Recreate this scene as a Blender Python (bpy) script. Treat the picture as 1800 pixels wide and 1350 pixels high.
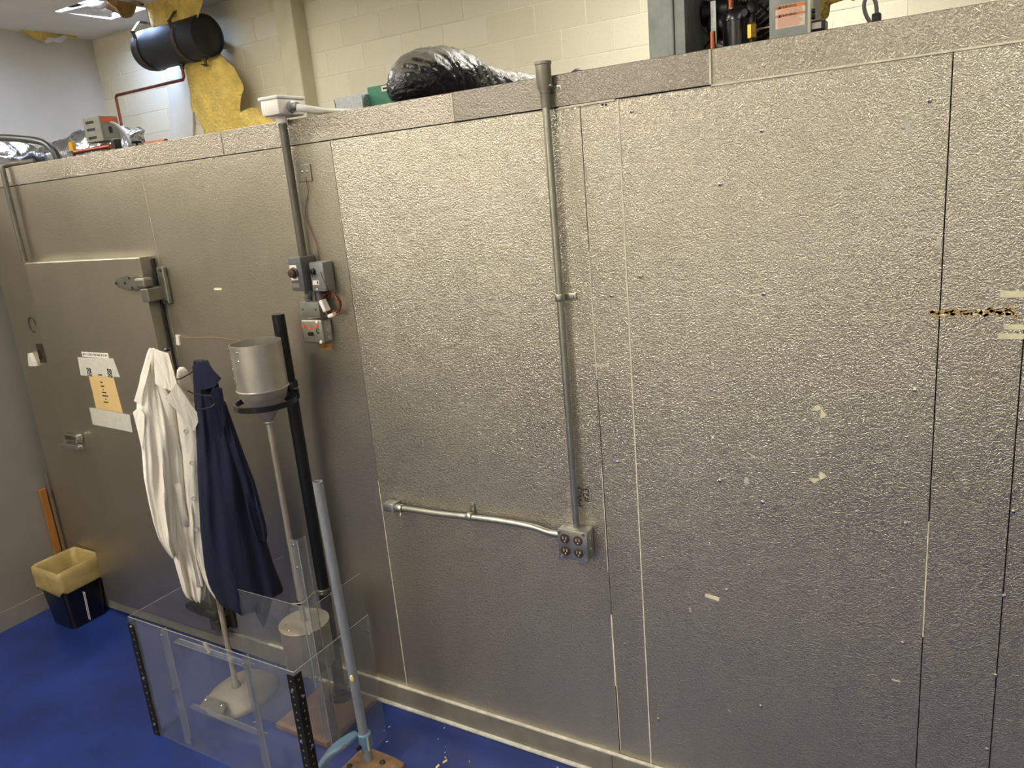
import bpy, bmesh, math, random
from mathutils import Vector, Matrix, noise
random.seed(7)
PI = math.pi
for o in list(bpy.data.objects): bpy.data.objects.remove(o)
SC = bpy.context.scene
COL = SC.collection

# ------------------------------------------------------------------ camera
FPX = 1352.0                                    # focal length in pixels of the 1800x1350 frame
CAM = Vector((0.0, -2.30, 2.28275))
def _rot(yaw, pit, rol):
    B = Matrix(((1,0,0),(0,0,-1),(0,1,0)))
    return Matrix.Rotation(rol,3,'Z') @ Matrix.Rotation(pit,3,'X') @ B @ Matrix.Rotation(yaw,3,'Z')
RC = _rot(-0.54849476, 0.25349151, -0.09088594)   # world -> camera (x right, y down, z forward)
cd = bpy.data.cameras.new('camera'); cam = bpy.data.objects.new('camera', cd); COL.objects.link(cam)
cd.sensor_width = 36; cd.lens = FPX/1800*36; cd.clip_start = .05; cd.clip_end = 60
M = Matrix((RC[0], -RC[1], -RC[2])).transposed().to_4x4(); M.translation = CAM
cam.matrix_world = M; SC.camera = cam

# ------------------------------------------------------------------ world, lights, exposure
w = bpy.data.worlds.new('world'); SC.world = w; w.use_nodes = True
w.node_tree.nodes['Background'].inputs[0].default_value = (.8,.85,1,1)
w.node_tree.nodes['Background'].inputs[1].default_value = .03
SC.view_settings.view_transform = 'Standard'; SC.view_settings.look = 'None'
SC.view_settings.exposure = 0.03; SC.view_settings.gamma = 1; SC.view_settings.use_curve_mapping = False
WARM = (.98, .965, .90)
COOL = (.46, .62, 1.0)
ADDED_LIGHTS = [(-3.4,-1.25,22),(1.0,-1.6,14),(-2.8,-3.7,78),(1.0,-3.7,31),(-1.2,1.7,39),(2.2,1.7,9),(-4.9,1.2,20),(-6.3,-1.5,75)]  # x, y, strength; unseen ceiling lights, added to brighten the walls
SKYLIGHT = 135.0

def ray(px, py):
    return RC.transposed() @ Vector(((px-900)/FPX, (py-675)/FPX, 1.0))
def P(px, py, **k):
    """photo pixel -> point on the plane x=, y= or z= (the wall, floor or shelf it touches)"""
    d = ray(px,py); a, v = next(iter(k.items())); i = 'xyz'.index(a)
    return CAM + d*((v-CAM[i])/d[i])
def PV(px, py, q):
    """pixel -> upright plane through q that faces the camera"""
    q = Vector(q); n = Vector((CAM.x-q.x, CAM.y-q.y, 0)).normalized(); d = ray(px,py)
    return CAM + d*((q-CAM).dot(n)/d.dot(n))
def facing(q):
    return Vector((CAM.x-q[0], CAM.y-q[1], 0)).normalized()
def zat(py, x, y):
    """height of the upright line at (x, y) where it crosses pixel row py"""
    lo, hi = -.5, 5.
    for _ in range(40):
        m = (lo+hi)/2; c = RC @ (Vector((x,y,m))-CAM)
        if 675+FPX*c.y/c.z > py: lo = m
        else: hi = m
    return (lo+hi)/2

# ------------------------------------------------------------------ materials
def srgb(r,g,b):
    f = lambda c: c/12.92 if c <= .04045 else ((c+.055)/1.055)**2.4
    return (f(r/255), f(g/255), f(b/255), 1)
class NT:
    def __init__(s, name):
        s.m = bpy.data.materials.new(name); s.m.use_nodes = True; s.t = s.m.node_tree
        s.b = s.t.nodes['Principled BSDF']; s.out = s.t.nodes['Material Output']
    def n(s, t, **k):
        x = s.t.nodes.new(t)
        for a,v in k.items():
            if a in x.inputs.keys(): x.inputs[a].default_value = v
            else: setattr(x,a,v)
        return x
    def l(s, a, b): s.t.links.new(a,b)
    def coord(s, scale=(1,1,1)):
        c = s.n('ShaderNodeTexCoord'); mp = s.n('ShaderNodeMapping'); mp.inputs['Scale'].default_value = scale
        s.l(c.outputs['Object'], mp.inputs['Vector']); return mp.outputs['Vector']
    def ramp(s, fac, stops):
        r = s.n('ShaderNodeValToRGB'); e = r.color_ramp.elements
        while len(e) < len(stops): e.new(.5)
        for i,(p,c) in enumerate(stops): e[i].position = p; e[i].color = c
        s.l(fac, r.inputs['Fac']); return r.outputs['Color']
    def mix(s, fac, a, b, mode='MIX'):
        x = s.n('ShaderNodeMix', data_type='RGBA', blend_type=mode)
        for sock, v in ((x.inputs['Factor'],fac),(x.inputs['A'],a),(x.inputs['B'],b)):
            if hasattr(v,'is_linked'): s.l(v,sock)
            else: sock.default_value = v
        return x.outputs['Result']
def g(v): return (v,v,v,1)
MATS = {}
def mat(name, col, rough=.5, metal=0., var=.12, vscale=8, bump=0., bscale=60, bdist=.002, coat=0., sheen=0., emit=None, es=0, stretch=(1,1,1)):
    if name in MATS: return MATS[name]
    t = NT(name); b = t.b
    b.inputs['Roughness'].default_value = rough; b.inputs['Metallic'].default_value = metal
    v = t.coord(stretch)
    nz = t.n('ShaderNodeTexNoise', Scale=vscale, Detail=5, Roughness=.6); t.l(v, nz.inputs['Vector'])
    c0 = tuple(c*(1-var) for c in col[:3])+(1,); c1 = tuple(min(1,c*(1+var)) for c in col[:3])+(1,)
    t.l(t.ramp(nz.outputs['Fac'], [(.3,c0),(.7,c1)]), b.inputs['Base Color'])
    if bump:
        n2 = t.n('ShaderNodeTexNoise', Scale=bscale, Detail=3); t.l(v, n2.inputs['Vector'])
        bp = t.n('ShaderNodeBump', Strength=bump, Distance=bdist); t.l(n2.outputs['Fac'], bp.inputs['Height']); t.l(bp.outputs['Normal'], b.inputs['Normal'])
    if coat: b.inputs['Coat Weight'].default_value = coat; b.inputs['Coat Roughness'].default_value = .15
    if sheen: b.inputs['Sheen Weight'].default_value = sheen
    if emit:
        b.inputs['Emission Color'].default_value = emit+(1,) if len(emit)==3 else emit; b.inputs['Emission Strength'].default_value = es
    MATS[name] = t.m; return t.m

def panel_metal(name, col, bump=.42, scale=125, rough=.28, metal=.92, grime=.35):
    """stucco-embossed aluminium: ridged relief, faint vertical streaks, smudges and scratches"""
    t = NT(name); b = t.b
    v = t.coord()
    big = t.n('ShaderNodeTexNoise', Scale=1.1, Detail=6, Roughness=.65); t.l(v, big.inputs['Vector'])
    st = t.n('ShaderNodeTexNoise', Scale=1, Detail=5, Roughness=.6); t.l(t.coord((9,9,.6)), st.inputs['Vector'])
    fine = t.n('ShaderNodeTexNoise', Scale=38, Detail=4, Roughness=.7); t.l(v, fine.inputs['Vector'])
    c = t.mix(t.ramp(big.outputs['Fac'], [(.35,g(0)),(.7,g(1))]), tuple(x*(1-grime*.35) for x in col[:3])+(1,), col)
    c = t.mix(t.ramp(st.outputs['Fac'], [(.45,g(0)),(.75,g(.22))]), c, tuple(x*.72 for x in col[:3])+(1,))
    c = t.mix(t.ramp(fine.outputs['Fac'], [(.62,g(0)),(.75,g(.18))]), c, tuple(min(1,x*1.25) for x in col[:3])+(1,))
    # short pale scuffs
    sc = t.n('ShaderNodeTexNoise', Scale=1, Detail=2, Roughness=.5); t.l(t.coord((46,46,15)), sc.inputs['Vector'])
    c = t.mix(t.ramp(sc.outputs['Fac'], [(.755,g(0)),(.79,g(.45))]), c, srgb(214,206,190))
    t.l(c, b.inputs['Base Color'])
    b.inputs['Metallic'].default_value = metal
    rr = t.n('ShaderNodeMapRange'); rr.inputs['To Min'].default_value = rough-.05; rr.inputs['To Max'].default_value = rough+.09
    t.l(big.outputs['Fac'], rr.inputs['Value']); t.l(rr.outputs['Result'], b.inputs['Roughness'])
    n2 = t.n('ShaderNodeTexNoise', Scale=scale, Detail=1.5, Roughness=.5, Distortion=1.6); t.l(v, n2.inputs['Vector'])
    hr = t.ramp(n2.outputs['Fac'], [(.38,g(0)),(.62,g(1))])
    bp = t.n('ShaderNodeBump', Strength=bump, Distance=.003); t.l(hr, bp.inputs['Height']); t.l(bp.outputs['Normal'], b.inputs['Normal'])
    MATS[name] = t.m; return t.m

def acrylic(name, tint=(.955,.96,.96), haze=.055, gl=1.0):
    t = NT(name); nt = t.t; nt.nodes.remove(t.b)
    tr = t.n('ShaderNodeBsdfTransparent'); tr.inputs['Color'].default_value = tint+(1,)
    gs = t.n('ShaderNodeBsdfGlossy'); gs.inputs['Roughness'].default_value = .04; gs.inputs['Color'].default_value = (.9,.92,.95,1)
    df = t.n('ShaderNodeBsdfDiffuse'); df.inputs['Color'].default_value = (.62,.62,.6,1)
    fr = t.n('ShaderNodeFresnel'); fr.inputs['IOR'].default_value = 1.35
    nz = t.n('ShaderNodeTexNoise', Scale=14, Detail=6, Roughness=.7); t.l(t.coord(), nz.inputs['Vector'])
    hz = t.n('ShaderNodeMapRange'); hz.inputs['From Min'].default_value=.3; hz.inputs['From Max'].default_value=.8
    hz.inputs['To Min'].default_value = haze*.4; hz.inputs['To Max'].default_value = haze*1.8; t.l(nz.outputs['Fac'], hz.inputs['Value'])
    m1 = t.n('ShaderNodeMixShader'); t.l(hz.outputs['Result'], m1.inputs[0]); t.l(tr.outputs[0], m1.inputs[1]); t.l(df.outputs[0], m1.inputs[2])
    m2 = t.n('ShaderNodeMixShader'); mu = t.n('ShaderNodeMath', operation='MULTIPLY'); mu.inputs[1].default_value = gl
    ge = t.n('ShaderNodeNewGeometry'); inv = t.n('ShaderNodeMath', operation='SUBTRACT'); inv.inputs[0].default_value = gl; t.l(ge.outputs['Backfacing'], inv.inputs[1]); inv.use_clamp = True
    t.l(inv.outputs[0], mu.inputs[1]); t.l(fr.outputs[0], mu.inputs[0]); t.l(mu.outputs[0], m2.inputs[0]); t.l(m1.outputs[0], m2.inputs[1]); t.l(gs.outputs[0], m2.inputs[2])
    t.l(m2.outputs[0], t.out.inputs['Surface']); MATS[name] = t.m; return t.m

def cloth_mat(name, col, crease):
    t = NT(name); b = t.b; b.inputs['Base Color'].default_value = col; b.inputs['Roughness'].default_value = .9
    a = t.n('ShaderNodeTexNoise', Scale=1, Detail=3, Roughness=.5, Distortion=.6); t.l(t.coord((17,17,4.5)), a.inputs['Vector'])
    w_ = t.n('ShaderNodeTexNoise', Scale=500, Detail=1); t.l(t.coord(), w_.inputs['Vector'])
    b1 = t.n('ShaderNodeBump', Strength=crease, Distance=.03); t.l(a.outputs['Fac'], b1.inputs['Height'])
    b2 = t.n('ShaderNodeBump', Strength=.2, Distance=.001); t.l(w_.outputs['Fac'], b2.inputs['Height']); t.l(b1.outputs['Normal'], b2.inputs['Normal'])
    t.l(b2.outputs['Normal'], b.inputs['Normal']); MATS[name] = t.m
panel_metal('panel', srgb(198,189,170))
panel_metal('panel_smooth', srgb(197,188,169), bump=.26, scale=125, rough=.29)
panel_metal('fascia', srgb(186,176,159), bump=.35, scale=100, rough=.33, metal=.85, grime=.7)
panel_metal('fascia_dark', srgb(158,148,135), bump=.3, scale=100, rough=.36, metal=.8, grime=.6)
mat('base_trim', srgb(140,132,118), .5, .35, .15, 14)
mat('caulk', srgb(205,198,180), .6, 0, .25, 30)
mat('seam_light', srgb(226,216,190), .6, 0, .2, 20)
mat('seam_dark', srgb(60,54,46), .8)
mat('left_wall', srgb(128,121,110), .55, .1, .06, 5)
mat('galv', srgb(168,170,166), .38, .85, .22, 30, .1, 40)
mat('galv_dull', srgb(138,139,134), .5, .6, .25, 9, .1, 40)
mat('emt', srgb(176,174,160), .33, .9, .12, 25)
mat('emt_old', srgb(104,99,88), .45, .6, .15, 25)
mat('chrome', srgb(215,212,205), .15, 1, .05, 10)
mat('hinge_metal', srgb(134,130,118), .42, .8, .15, 30)
mat('hinge_dark', srgb(62,60,52), .45, .7, .2, 30)
mat('white_plastic', srgb(226,218,204), .45, 0, .06, 20)
mat('black_plastic', srgb(14,14,15), .4, 0, .2, 20)
mat('black_paint', srgb(16,16,15), .35, .1, .25, 20)
mat('grey_box', srgb(92,92,90), .5, .2, .1, 20)
mat('grey_box_light', srgb(124,124,120), .48, .3, .1, 20)
mat('grey_box_green', srgb(118,116,104), .5, .3, .12, 20)
mat('steel_plate', srgb(150,144,128), .45, .7, .1, 30)
mat('copper', srgb(122,62,40), .45, .7, .3, 25)
mat('copper_bright', srgb(168,96,66), .35, .9, .2, 25)
mat('brass', srgb(190,146,62), .3, .95, .15, 25)
mat('dark_print', srgb(34,30,28), .8)
mat('red_print', srgb(196,80,44), .6)
mat('orange_print', srgb(228,140,84), .6, 0, .08, 40)
mat('pale_print', srgb(240,222,198), .6, 0, .05, 40)
mat('print_line', srgb(236,186,160), .7)
mat('paper', srgb(208,174,114), .8, 0, .06, 18)
mat('tape', srgb(196,190,174), .5, 0, .08, 30)
mat('tape_cream', srgb(224,214,178), .7, 0, .12, 40)
mat('residue', srgb(196,162,106), .6, .4, .25, 40)
mat('string_brown', srgb(150,120,84), .8)
mat('galv_spangle', srgb(176,178,176), .45, .35, .28, 70)
mat('tape_orange', srgb(186,128,62), .8, 0, .3, 40)
cloth_mat('coat_white', srgb(226,217,200), .5)
cloth_mat('coat_navy', srgb(11,16,44), .5)
mat('button', srgb(196,186,176), .35, 0, .1, 30)
mat('wire', srgb(74,66,52), .4, .8)
mat('aluminium', srgb(196,190,178), .36, .9, .1, 12, .06, 60)
mat('aluminium_dull', srgb(172,162,146), .5, .75, .12, 10, .08, 40)
mat('cast_base', srgb(152,140,122), .6, .3, .15, 14, .15, 50)
mat('pole_pale', srgb(178,166,142), .5, .3, .15, 20)
mat('pole_grey', srgb(142,144,146), .45, .3, .12, 20)
mat('blue_paint', srgb(96,126,146), .35, 0, .08, 10, coat=.4)
mat('rust_wood', srgb(134,104,72), .75, 0, .35, 20, .3, 40)
mat('board_brown', srgb(120,88,66), .75, 0, .3, 16, .2, 30)
mat('wood_orange', srgb(150,96,36), .6, 0, .18, 12, stretch=(12,12,1))
mat('bag', srgb(158,136,84), .45, 0, .18, 14, .5, 26, .01)
mat('bin_black', srgb(12,12,13), .3, 0, .2, 10)
mat('tank_black', srgb(20,22,18), .62, 0, .3, 6)
mat('compressor_black', srgb(16,16,16), .28, .1, .2, 6, coat=.3)
mat('rust_strap', srgb(74,58,46), .6, .4, .3, 14)
mat('foil', srgb(176,180,192), .22, 1, .05, 10, .5, 30, .012)
mat('fiberglass', srgb(216,186,98), .95, 0, .25, 7, .9, 34, .03)
mat('fiberglass_brown', srgb(150,118,72), .95, 0, .35, 9, .9, 30, .03)
mat('white_tile', srgb(214,208,206), .85, 0, .08, 8, .5, 30, .01)
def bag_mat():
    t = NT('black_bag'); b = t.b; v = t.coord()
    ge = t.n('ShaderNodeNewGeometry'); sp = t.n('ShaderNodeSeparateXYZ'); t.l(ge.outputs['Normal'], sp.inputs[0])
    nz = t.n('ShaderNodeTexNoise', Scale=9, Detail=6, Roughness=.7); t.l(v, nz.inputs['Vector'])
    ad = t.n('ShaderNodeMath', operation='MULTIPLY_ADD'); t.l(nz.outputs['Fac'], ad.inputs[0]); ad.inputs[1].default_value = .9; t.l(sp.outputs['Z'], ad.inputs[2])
    top_sheen = t.ramp(ad.outputs[0], [(.75,g(0)),(1.25,g(.55))])      # light on the glossy film, painted paler where it faces up
    t.l(t.mix(top_sheen, srgb(26,25,24), srgb(150,142,126)), b.inputs['Base Color'])
    t.l(t.ramp(top_sheen, [(0,g(.24)),(1,g(.6))]), b.inputs['Roughness'])
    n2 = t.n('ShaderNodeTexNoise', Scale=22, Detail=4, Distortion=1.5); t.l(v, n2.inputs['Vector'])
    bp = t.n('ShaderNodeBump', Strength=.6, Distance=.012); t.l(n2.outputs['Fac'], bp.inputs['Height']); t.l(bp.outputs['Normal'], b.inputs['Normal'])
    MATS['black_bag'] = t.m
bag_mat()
mat('green_box', srgb(62,124,98), .5, .1, .08, 8)
mat('pilaster', srgb(196,188,160), .75, 0, .08, 5, .2, 20)
mat('board_white', srgb(206,200,184), .75, 0, .06, 6, .2, 40)
mat('angle_black', srgb(34,33,24), .5, .5, .4, 60)
mat('angle_hole', srgb(118,112,78), .6)
mat('black_rubber', srgb(22,20,20), .45, 0, .2, 14)
mat('chip', srgb(224,200,120), .8)
mat('chip_white', srgb(226,224,216), .7)
mat('grime', srgb(96,84,74), .9)
acrylic('acrylic')
acrylic('acrylic_bar', (.93,.94,.94), .09, 1.0)
t = mat('acrylic_edge', srgb(140,138,130), .35, 0, .2, 40)

# painted concrete block
def block_mat():
    t = NT('block'); b = t.b; v = t.coord()
    oi = t.n('ShaderNodeObjectInfo')
    c = t.mix(oi.outputs['Random'], srgb(214,205,178), srgb(222,214,189))
    nz = t.n('ShaderNodeTexNoise', Scale=60, Detail=4); t.l(v, nz.inputs['Vector'])
    c = t.mix(t.ramp(nz.outputs['Fac'], [(.55,g(0)),(.72,g(.3))]), c, srgb(190,180,152))
    t.l(c, b.inputs['Base Color']); b.inputs['Roughness'].default_value = .7
    bp = t.n('ShaderNodeBump', Strength=.25, Distance=.004); t.l(nz.outputs['Fac'], bp.inputs['Height']); t.l(bp.outputs['Normal'], b.inputs['Normal'])
    MATS['block'] = t.m
block_mat()
mat('mortar', srgb(232,226,206), .8, 0, .05, 20)
# glossy blue painted floor with scuffs
def floor_mat():
    t = NT('floor_blue'); b = t.b; v = t.coord()
    a = t.n('ShaderNodeTexNoise', Scale=2.2, Detail=7, Roughness=.65); t.l(v, a.inputs['Vector'])
    c = t.mix(t.ramp(a.outputs['Fac'], [(.35,g(0)),(.7,g(1))]), srgb(27,40,88), srgb(36,58,130))
    s = t.n('ShaderNodeTexNoise', Scale=9, Detail=8, Roughness=.75, Distortion=.8); t.l(v, s.inputs['Vector'])
    c = t.mix(t.ramp(s.outputs['Fac'], [(.63,g(0)),(.80,g(.5))]), c, srgb(96,88,100))
    t.l(c, b.inputs['Base Color'])
    b.inputs['Roughness'].default_value = .32
    bp = t.n('ShaderNodeBump', Strength=.12, Distance=.004); t.l(s.outputs['Fac'], bp.inputs['Height']); t.l(bp.outputs['Normal'], b.inputs['Normal'])
    MATS['floor_blue'] = t.m
floor_mat()
mat('ceiling_paint', srgb(208,204,198), .85, 0, .04, 4)
mat('far_wall', srgb(196,190,178), .8, 0, .05, 3)
mat('room_paint', srgb(222,214,192), .8, 0, .04, 3)

# ------------------------------------------------------------------ mesh helpers
def box(bm, lo, hi, bev=0., rot=None, seg=2):
    lo = Vector(lo); hi = Vector(hi); c = (lo+hi)/2; s = hi-lo
    m = Matrix.Translation(c) @ (rot.to_4x4() if rot else Matrix.Identity(4)) @ Matrix.Diagonal((*[max(abs(x),1e-5) for x in s],1))
    r = bmesh.ops.create_cube(bm, size=1, matrix=m)
    if bev:
        es = {e for v in r['verts'] for e in v.link_edges}
        bmesh.ops.bevel(bm, geom=list(es), offset=bev, segments=seg, affect='EDGES', profile=.5)
def frame(d):
    d = d.normalized(); a = Vector((0,0,1)) if abs(d.z) < .9 else Vector((1,0,0))
    u = d.cross(a).normalized(); return u, d.cross(u).normalized()
def cyl(bm, p0, p1, r0, r1=None, seg=24, caps=True):
    p0 = Vector(p0); p1 = Vector(p1); r1 = r0 if r1 is None else r1
    u, v = frame(p1-p0)
    R0 = [bm.verts.new(p0+(u*math.cos(2*PI*i/seg)+v*math.sin(2*PI*i/seg))*r0) for i in range(seg)]
    R1 = [bm.verts.new(p1+(u*math.cos(2*PI*i/seg)+v*math.sin(2*PI*i/seg))*r1) for i in range(seg)]
    for i in range(seg): bm.faces.new((R0[i],R0[(i+1)%seg],R1[(i+1)%seg],R1[i]))
    if caps: bm.faces.new(R0[::-1]); bm.faces.new(R1)
def smooth_path(pts, n=6):
    pts = [Vector(p) for p in pts]; out = []
    for i in range(len(pts)-1):
        p0 = pts[max(i-1,0)]; p1 = pts[i]; p2 = pts[i+1]; p3 = pts[min(i+2,len(pts)-1)]
        for k in range(n):
            t = k/n
            out.append(.5*((2*p1)+(p2-p0)*t+(2*p0-5*p1+4*p2-p3)*t*t+(3*p1-p0-3*p2+p3)*t**3))
    out.append(pts[-1]); return out
def tube(bm, pts, r, seg=12, closed=False, caps=True):
    pts = [Vector(p) for p in pts]; n = len(pts); rings = []; u = None
    for i,p in enumerate(pts):
        if closed: d = pts[(i+1)%n]-pts[i-1]
        else: d = pts[min(i+1,n-1)]-pts[max(i-1,0)]
        d.normalize()
        if u is None: u,_ = frame(d)
        u = (u-d*u.dot(d)).normalized(); v = d.cross(u)
        rr = r[i] if isinstance(r,(list,tuple)) else r
        rings.append([bm.verts.new(p+(u*math.cos(2*PI*k/seg)+v*math.sin(2*PI*k/seg))*rr) for k in range(seg)])
    for i in range(n if closed else n-1):
        a = rings[i]; b = rings[(i+1)%n]
        for k in range(seg): bm.faces.new((a[k],a[(k+1)%seg],b[(k+1)%seg],b[k]))
    if caps and not closed: bm.faces.new(rings[0][::-1]); bm.faces.new(rings[-1])
def lathe(bm, prof, c, axis=(0,0,1), seg=40):
    """prof: [(radius, height)] around axis through c"""
    ax = Vector(axis).normalized(); u,v = frame(ax); c = Vector(c); rings = []
    for r,h in prof:
        rings.append([bm.verts.new(c+ax*h+(u*math.cos(2*PI*k/seg)+v*math.sin(2*PI*k/seg))*max(r,1e-4)) for k in range(seg)])
    for a,b in zip(rings, rings[1:]):
        for k in range(seg): bm.faces.new((a[k],a[(k+1)%seg],b[(k+1)%seg],b[k]))
    bm.faces.new(rings[0][::-1]); bm.faces.new(rings[-1])
def prism(bm, poly, off):
    """closed slab from a planar polygon and an offset vector"""
    off = Vector(off); a = [bm.verts.new(Vector(p)) for p in poly]; b = [bm.verts.new(Vector(p)+off) for p in poly]
    n = len(a); bm.faces.new(a); bm.faces.new(b[::-1])
    for i in range(n): bm.faces.new((a[i],b[i],b[(i+1)%n],a[(i+1)%n]))
def ellips(bm, c, r, seg=16, rings=10, rot=None):
    m = Matrix.Translation(Vector(c)) @ (rot.to_4x4() if rot else Matrix.Identity(4)) @ Matrix.Diagonal((r[0],r[1],r[2],1))
    bmesh.ops.create_uvsphere(bm, u_segments=seg, v_segments=rings, radius=1, matrix=m)
def loft(bm, rings, caps=True):
    R = [[bm.verts.new(p) for p in r] for r in rings]; n = len(R[0])
    for a,b in zip(R,R[1:]):
        for k in range(n): bm.faces.new((a[k],a[(k+1)%n],b[(k+1)%n],b[k]))
    if caps: bm.faces.new(R[0][::-1]); bm.faces.new(R[-1])

def B(fn, *a, **k):
    bm = bmesh.new(); fn(bm, *a, **k); return bm
def origin_of(o):
    while o.parent: o = o.parent
    return Vector(o['_o'])
def obj(name, bm, m, parent=None, smooth=False, label=None, cat=None, group=None, kind=None, angle=40):
    bmesh.ops.recalc_face_normals(bm, faces=bm.faces)
    if parent is None:
        vs = [v.co for v in bm.verts]; o0 = Vector(((min(v.x for v in vs)+max(v.x for v in vs))/2,(min(v.y for v in vs)+max(v.y for v in vs))/2,min(v.z for v in vs)))
        if kind == 'structure': o0 = Vector((0,0,0))
    else: o0 = origin_of(parent)
    bmesh.ops.translate(bm, verts=bm.verts, vec=-o0)
    me = bpy.data.meshes.new(name); bm.to_mesh(me); bm.free()
    me.materials.append(MATS[m])
    if smooth:
        for p in me.polygons: p.use_smooth = True
        me.set_sharp_from_angle(angle=math.radians(angle))
    o = bpy.data.objects.new(name, me); COL.objects.link(o)
    if parent: o.parent = parent
    else: o.location = o0; o['_o'] = tuple(o0)
    if label: o['label'] = label
    if cat: o['category'] = cat
    if group: o['group'] = group
    if kind: o['kind'] = kind
    return o
def thing(name, loc, label, cat, group=None):
    o = bpy.data.objects.new(name, None); COL.objects.link(o); o.location = loc; o.empty_display_size = .05
    o['_o'] = tuple(loc); o['label'] = label; o['category'] = cat
    if group: o['group'] = group
    return o
def text_mesh(s, size, mtx):
    """flat lettering as mesh, matrix puts it on its surface"""
    c = bpy.data.curves.new('lettering','FONT'); c.body = s; c.size = size; c.align_x = 'CENTER'; c.align_y = 'CENTER'; c.extrude = .0003
    o = bpy.data.objects.new('lettering', c); me = bpy.data.meshes.new_from_object(o)
    bm = bmesh.new(); bm.from_mesh(me); bm.transform(mtx); bpy.data.objects.remove(o); bpy.data.curves.remove(c); bpy.data.meshes.remove(me)
    return bm
def wall_mtx(x, z, y=-.002, rz=0.):
    """lettering on a wall that faces -y, turned by rz in the wall plane"""
    return Matrix.Translation((x,y,z)) @ Matrix.Rotation(PI/2,4,'X') @ Matrix.Rotation(rz,4,'Z')

# ================================================================== SETTING
ROOF = 2.598; FB = 2.502; BT = .112; ZC = 4.126; YB = 3.10; XL = -4.805; XF = -8.06
X0, X1 = -4.735, 2.6
obj('floor', B(box, (-8.2,-6.2,-.1),(5.2,3.3,0)), 'floor_blue', kind='structure')
# ceiling with a torn-out opening
hx0,hx1,hy0,hy1 = -7.16,-6.62,2.20,2.74
bm = bmesh.new()
for a in (((-8.2,-6.2),(hx0,3.3)),((hx1,-6.2),(5.2,3.3)),((hx0,-6.2),(hx1,hy0)),((hx0,hy1),(hx1,3.3))):
    box(bm, (*a[0],ZC),(*a[1],ZC+.05))
ceil = obj('ceiling', bm, 'ceiling_paint', kind='structure')
obj('wall_far_left', B(box,(XF-.12,-6.2,0),(XF,3.3,ZC)), 'far_wall', kind='structure')
obj('wall_right', B(box,(5.0,-6.2,0),(5.12,3.3,ZC)), 'room_paint', kind='structure')
obj('wall_rear', B(box,(-8.2,-5.12,0),(5.2,-5.0,ZC)), 'room_paint', kind='structure')
# block wall behind the cold room
wb = obj('wall_back', B(box,(-8.2,YB+.004,0),(5.2,YB+.2,ZC)), 'mortar', kind='structure')
BL, BH = .4064, .2032
me = None
zj = 3.320
for r in range(-4, 4):
    z = zj + r*BH
    off = -2.214 if r % 2 else -2.418
    for k in range(-15, 12):
        x = off + k*BL
        if x+BL < XF or x > 2.2: continue
        xa, xb = max(x+.003, XF), x+BL-.003
        if me is None:
            bm = B(box,(-BL/2+.002,0,.0016),(BL/2-.002,.03,BH-.0016), .003, None, 1)
            me = bpy.data.meshes.new('block'); bm.to_mesh(me); bm.free(); me.materials.append(MATS['block'])
        if z+BH > ZC+.01 and False: continue
        o = bpy.data.objects.new('block', me); COL.objects.link(o); o.parent = wb
        o.location = (x+BL/2, YB+random.uniform(-.0012,.0012), z)
        if z+BH > ZC: o.scale.z = (ZC-z)/BH
# adjoining chamber at the left: its side face is the lower left wall
wl = obj('wall_left', B(box,(-8.0,-3.4,0),(XL,3.0,ROOF-.02)), 'left_wall', kind='structure')
obj('baseboard_left', B(box,(XL,-3.38,0),(XL+.008,-.02,.115),.002), 'left_wall', kind='structure')

# cold-room front: backing slab, panels, fascia pieces, base trim
wf = obj('wall_front', B(box,(X0,.012,0),(X1,YB-.12,ROOF-.012)), 'seam_dark', kind='structure')
edges = [X0+.001,-3.277,-2.110,-1.068,-.942,-.062,.128,1.30,X1]
mats = ['panel_smooth','panel_smooth','panel','panel','panel','panel','panel','panel']
for i,(a,b) in enumerate(zip(edges,edges[1:])):
    y0 = [.001,0,0,.0012,.001,0,.003,0][i]
    gap = .0006 if i in (2,3) else .0014
    obj('panel', B(box,(a+gap,y0,BT+.002),(b-gap,.012,FB-.001),.0008,None,1), mats[i], wf)
# pale or dark filler in the joints
for x,z0,z1,mname,wd in ((-.942,BT,FB,'seam_light',.0028),(-2.110,BT,1.12,'seam_light',.0022),(-.062,.88,1.25,'seam_light',.0022),
                    (-1.068,1.62,2.05,'seam_light',.0016),(-1.071,.9,1.3,'seam_light',.0016),(-1.069,.13,.72,'seam_light',.0035),(-1.068,.13,.42,'seam_light',.006)):
    obj('joint_filler', B(box,(x-wd/2*1.4,-.0012,z0),(x+wd/2*1.4,.006,z1)), mname, wf)
fj = [X0,-3.857,-2.702,-1.536,-.657,.9,X1]
fm = ['fascia','fascia','fascia','fascia_dark','fascia','fascia']
for i,(a,b) in enumerate(zip(fj,fj[1:])):
    y0 = [-.003,-.003,-.003,-.006,-.001,-.001][i]
    obj('fascia_panel', B(box,(a+.0015,y0,FB+.0012),(b-.0015,.03,ROOF),.0015,None,1), fm[i], wf)
for i in (3,4):
    obj('joint_filler', B(box,(fj[i]-.003,-.0075,FB+.002),(fj[i]+.0015,.01,ROOF-.001)), 'seam_light', wf)
obj('joint_filler', B(box,(-.657,-.004,FB-.003),(X1,.01,FB+.002)), 'seam_light', wf)
obj('joint_filler', B(box,(-1.14,-.004,FB-.005),(-.95,.01,FB+.001),0,Matrix.Rotation(-.012,3,'Y')), 'seam_light', wf)
for a,b in ((X0,-1.10),(-1.098,1.2),(1.202,X1)):
    obj('base_panel', B(box,(a,-.012,.012),(b,.012,BT-.001),.002), 'base_trim', wf)
obj('base_top_bead', B(box,(-3.0,-.0135,BT-.004),(X1,0,BT+.003),.001), 'caulk', wf)
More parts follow.
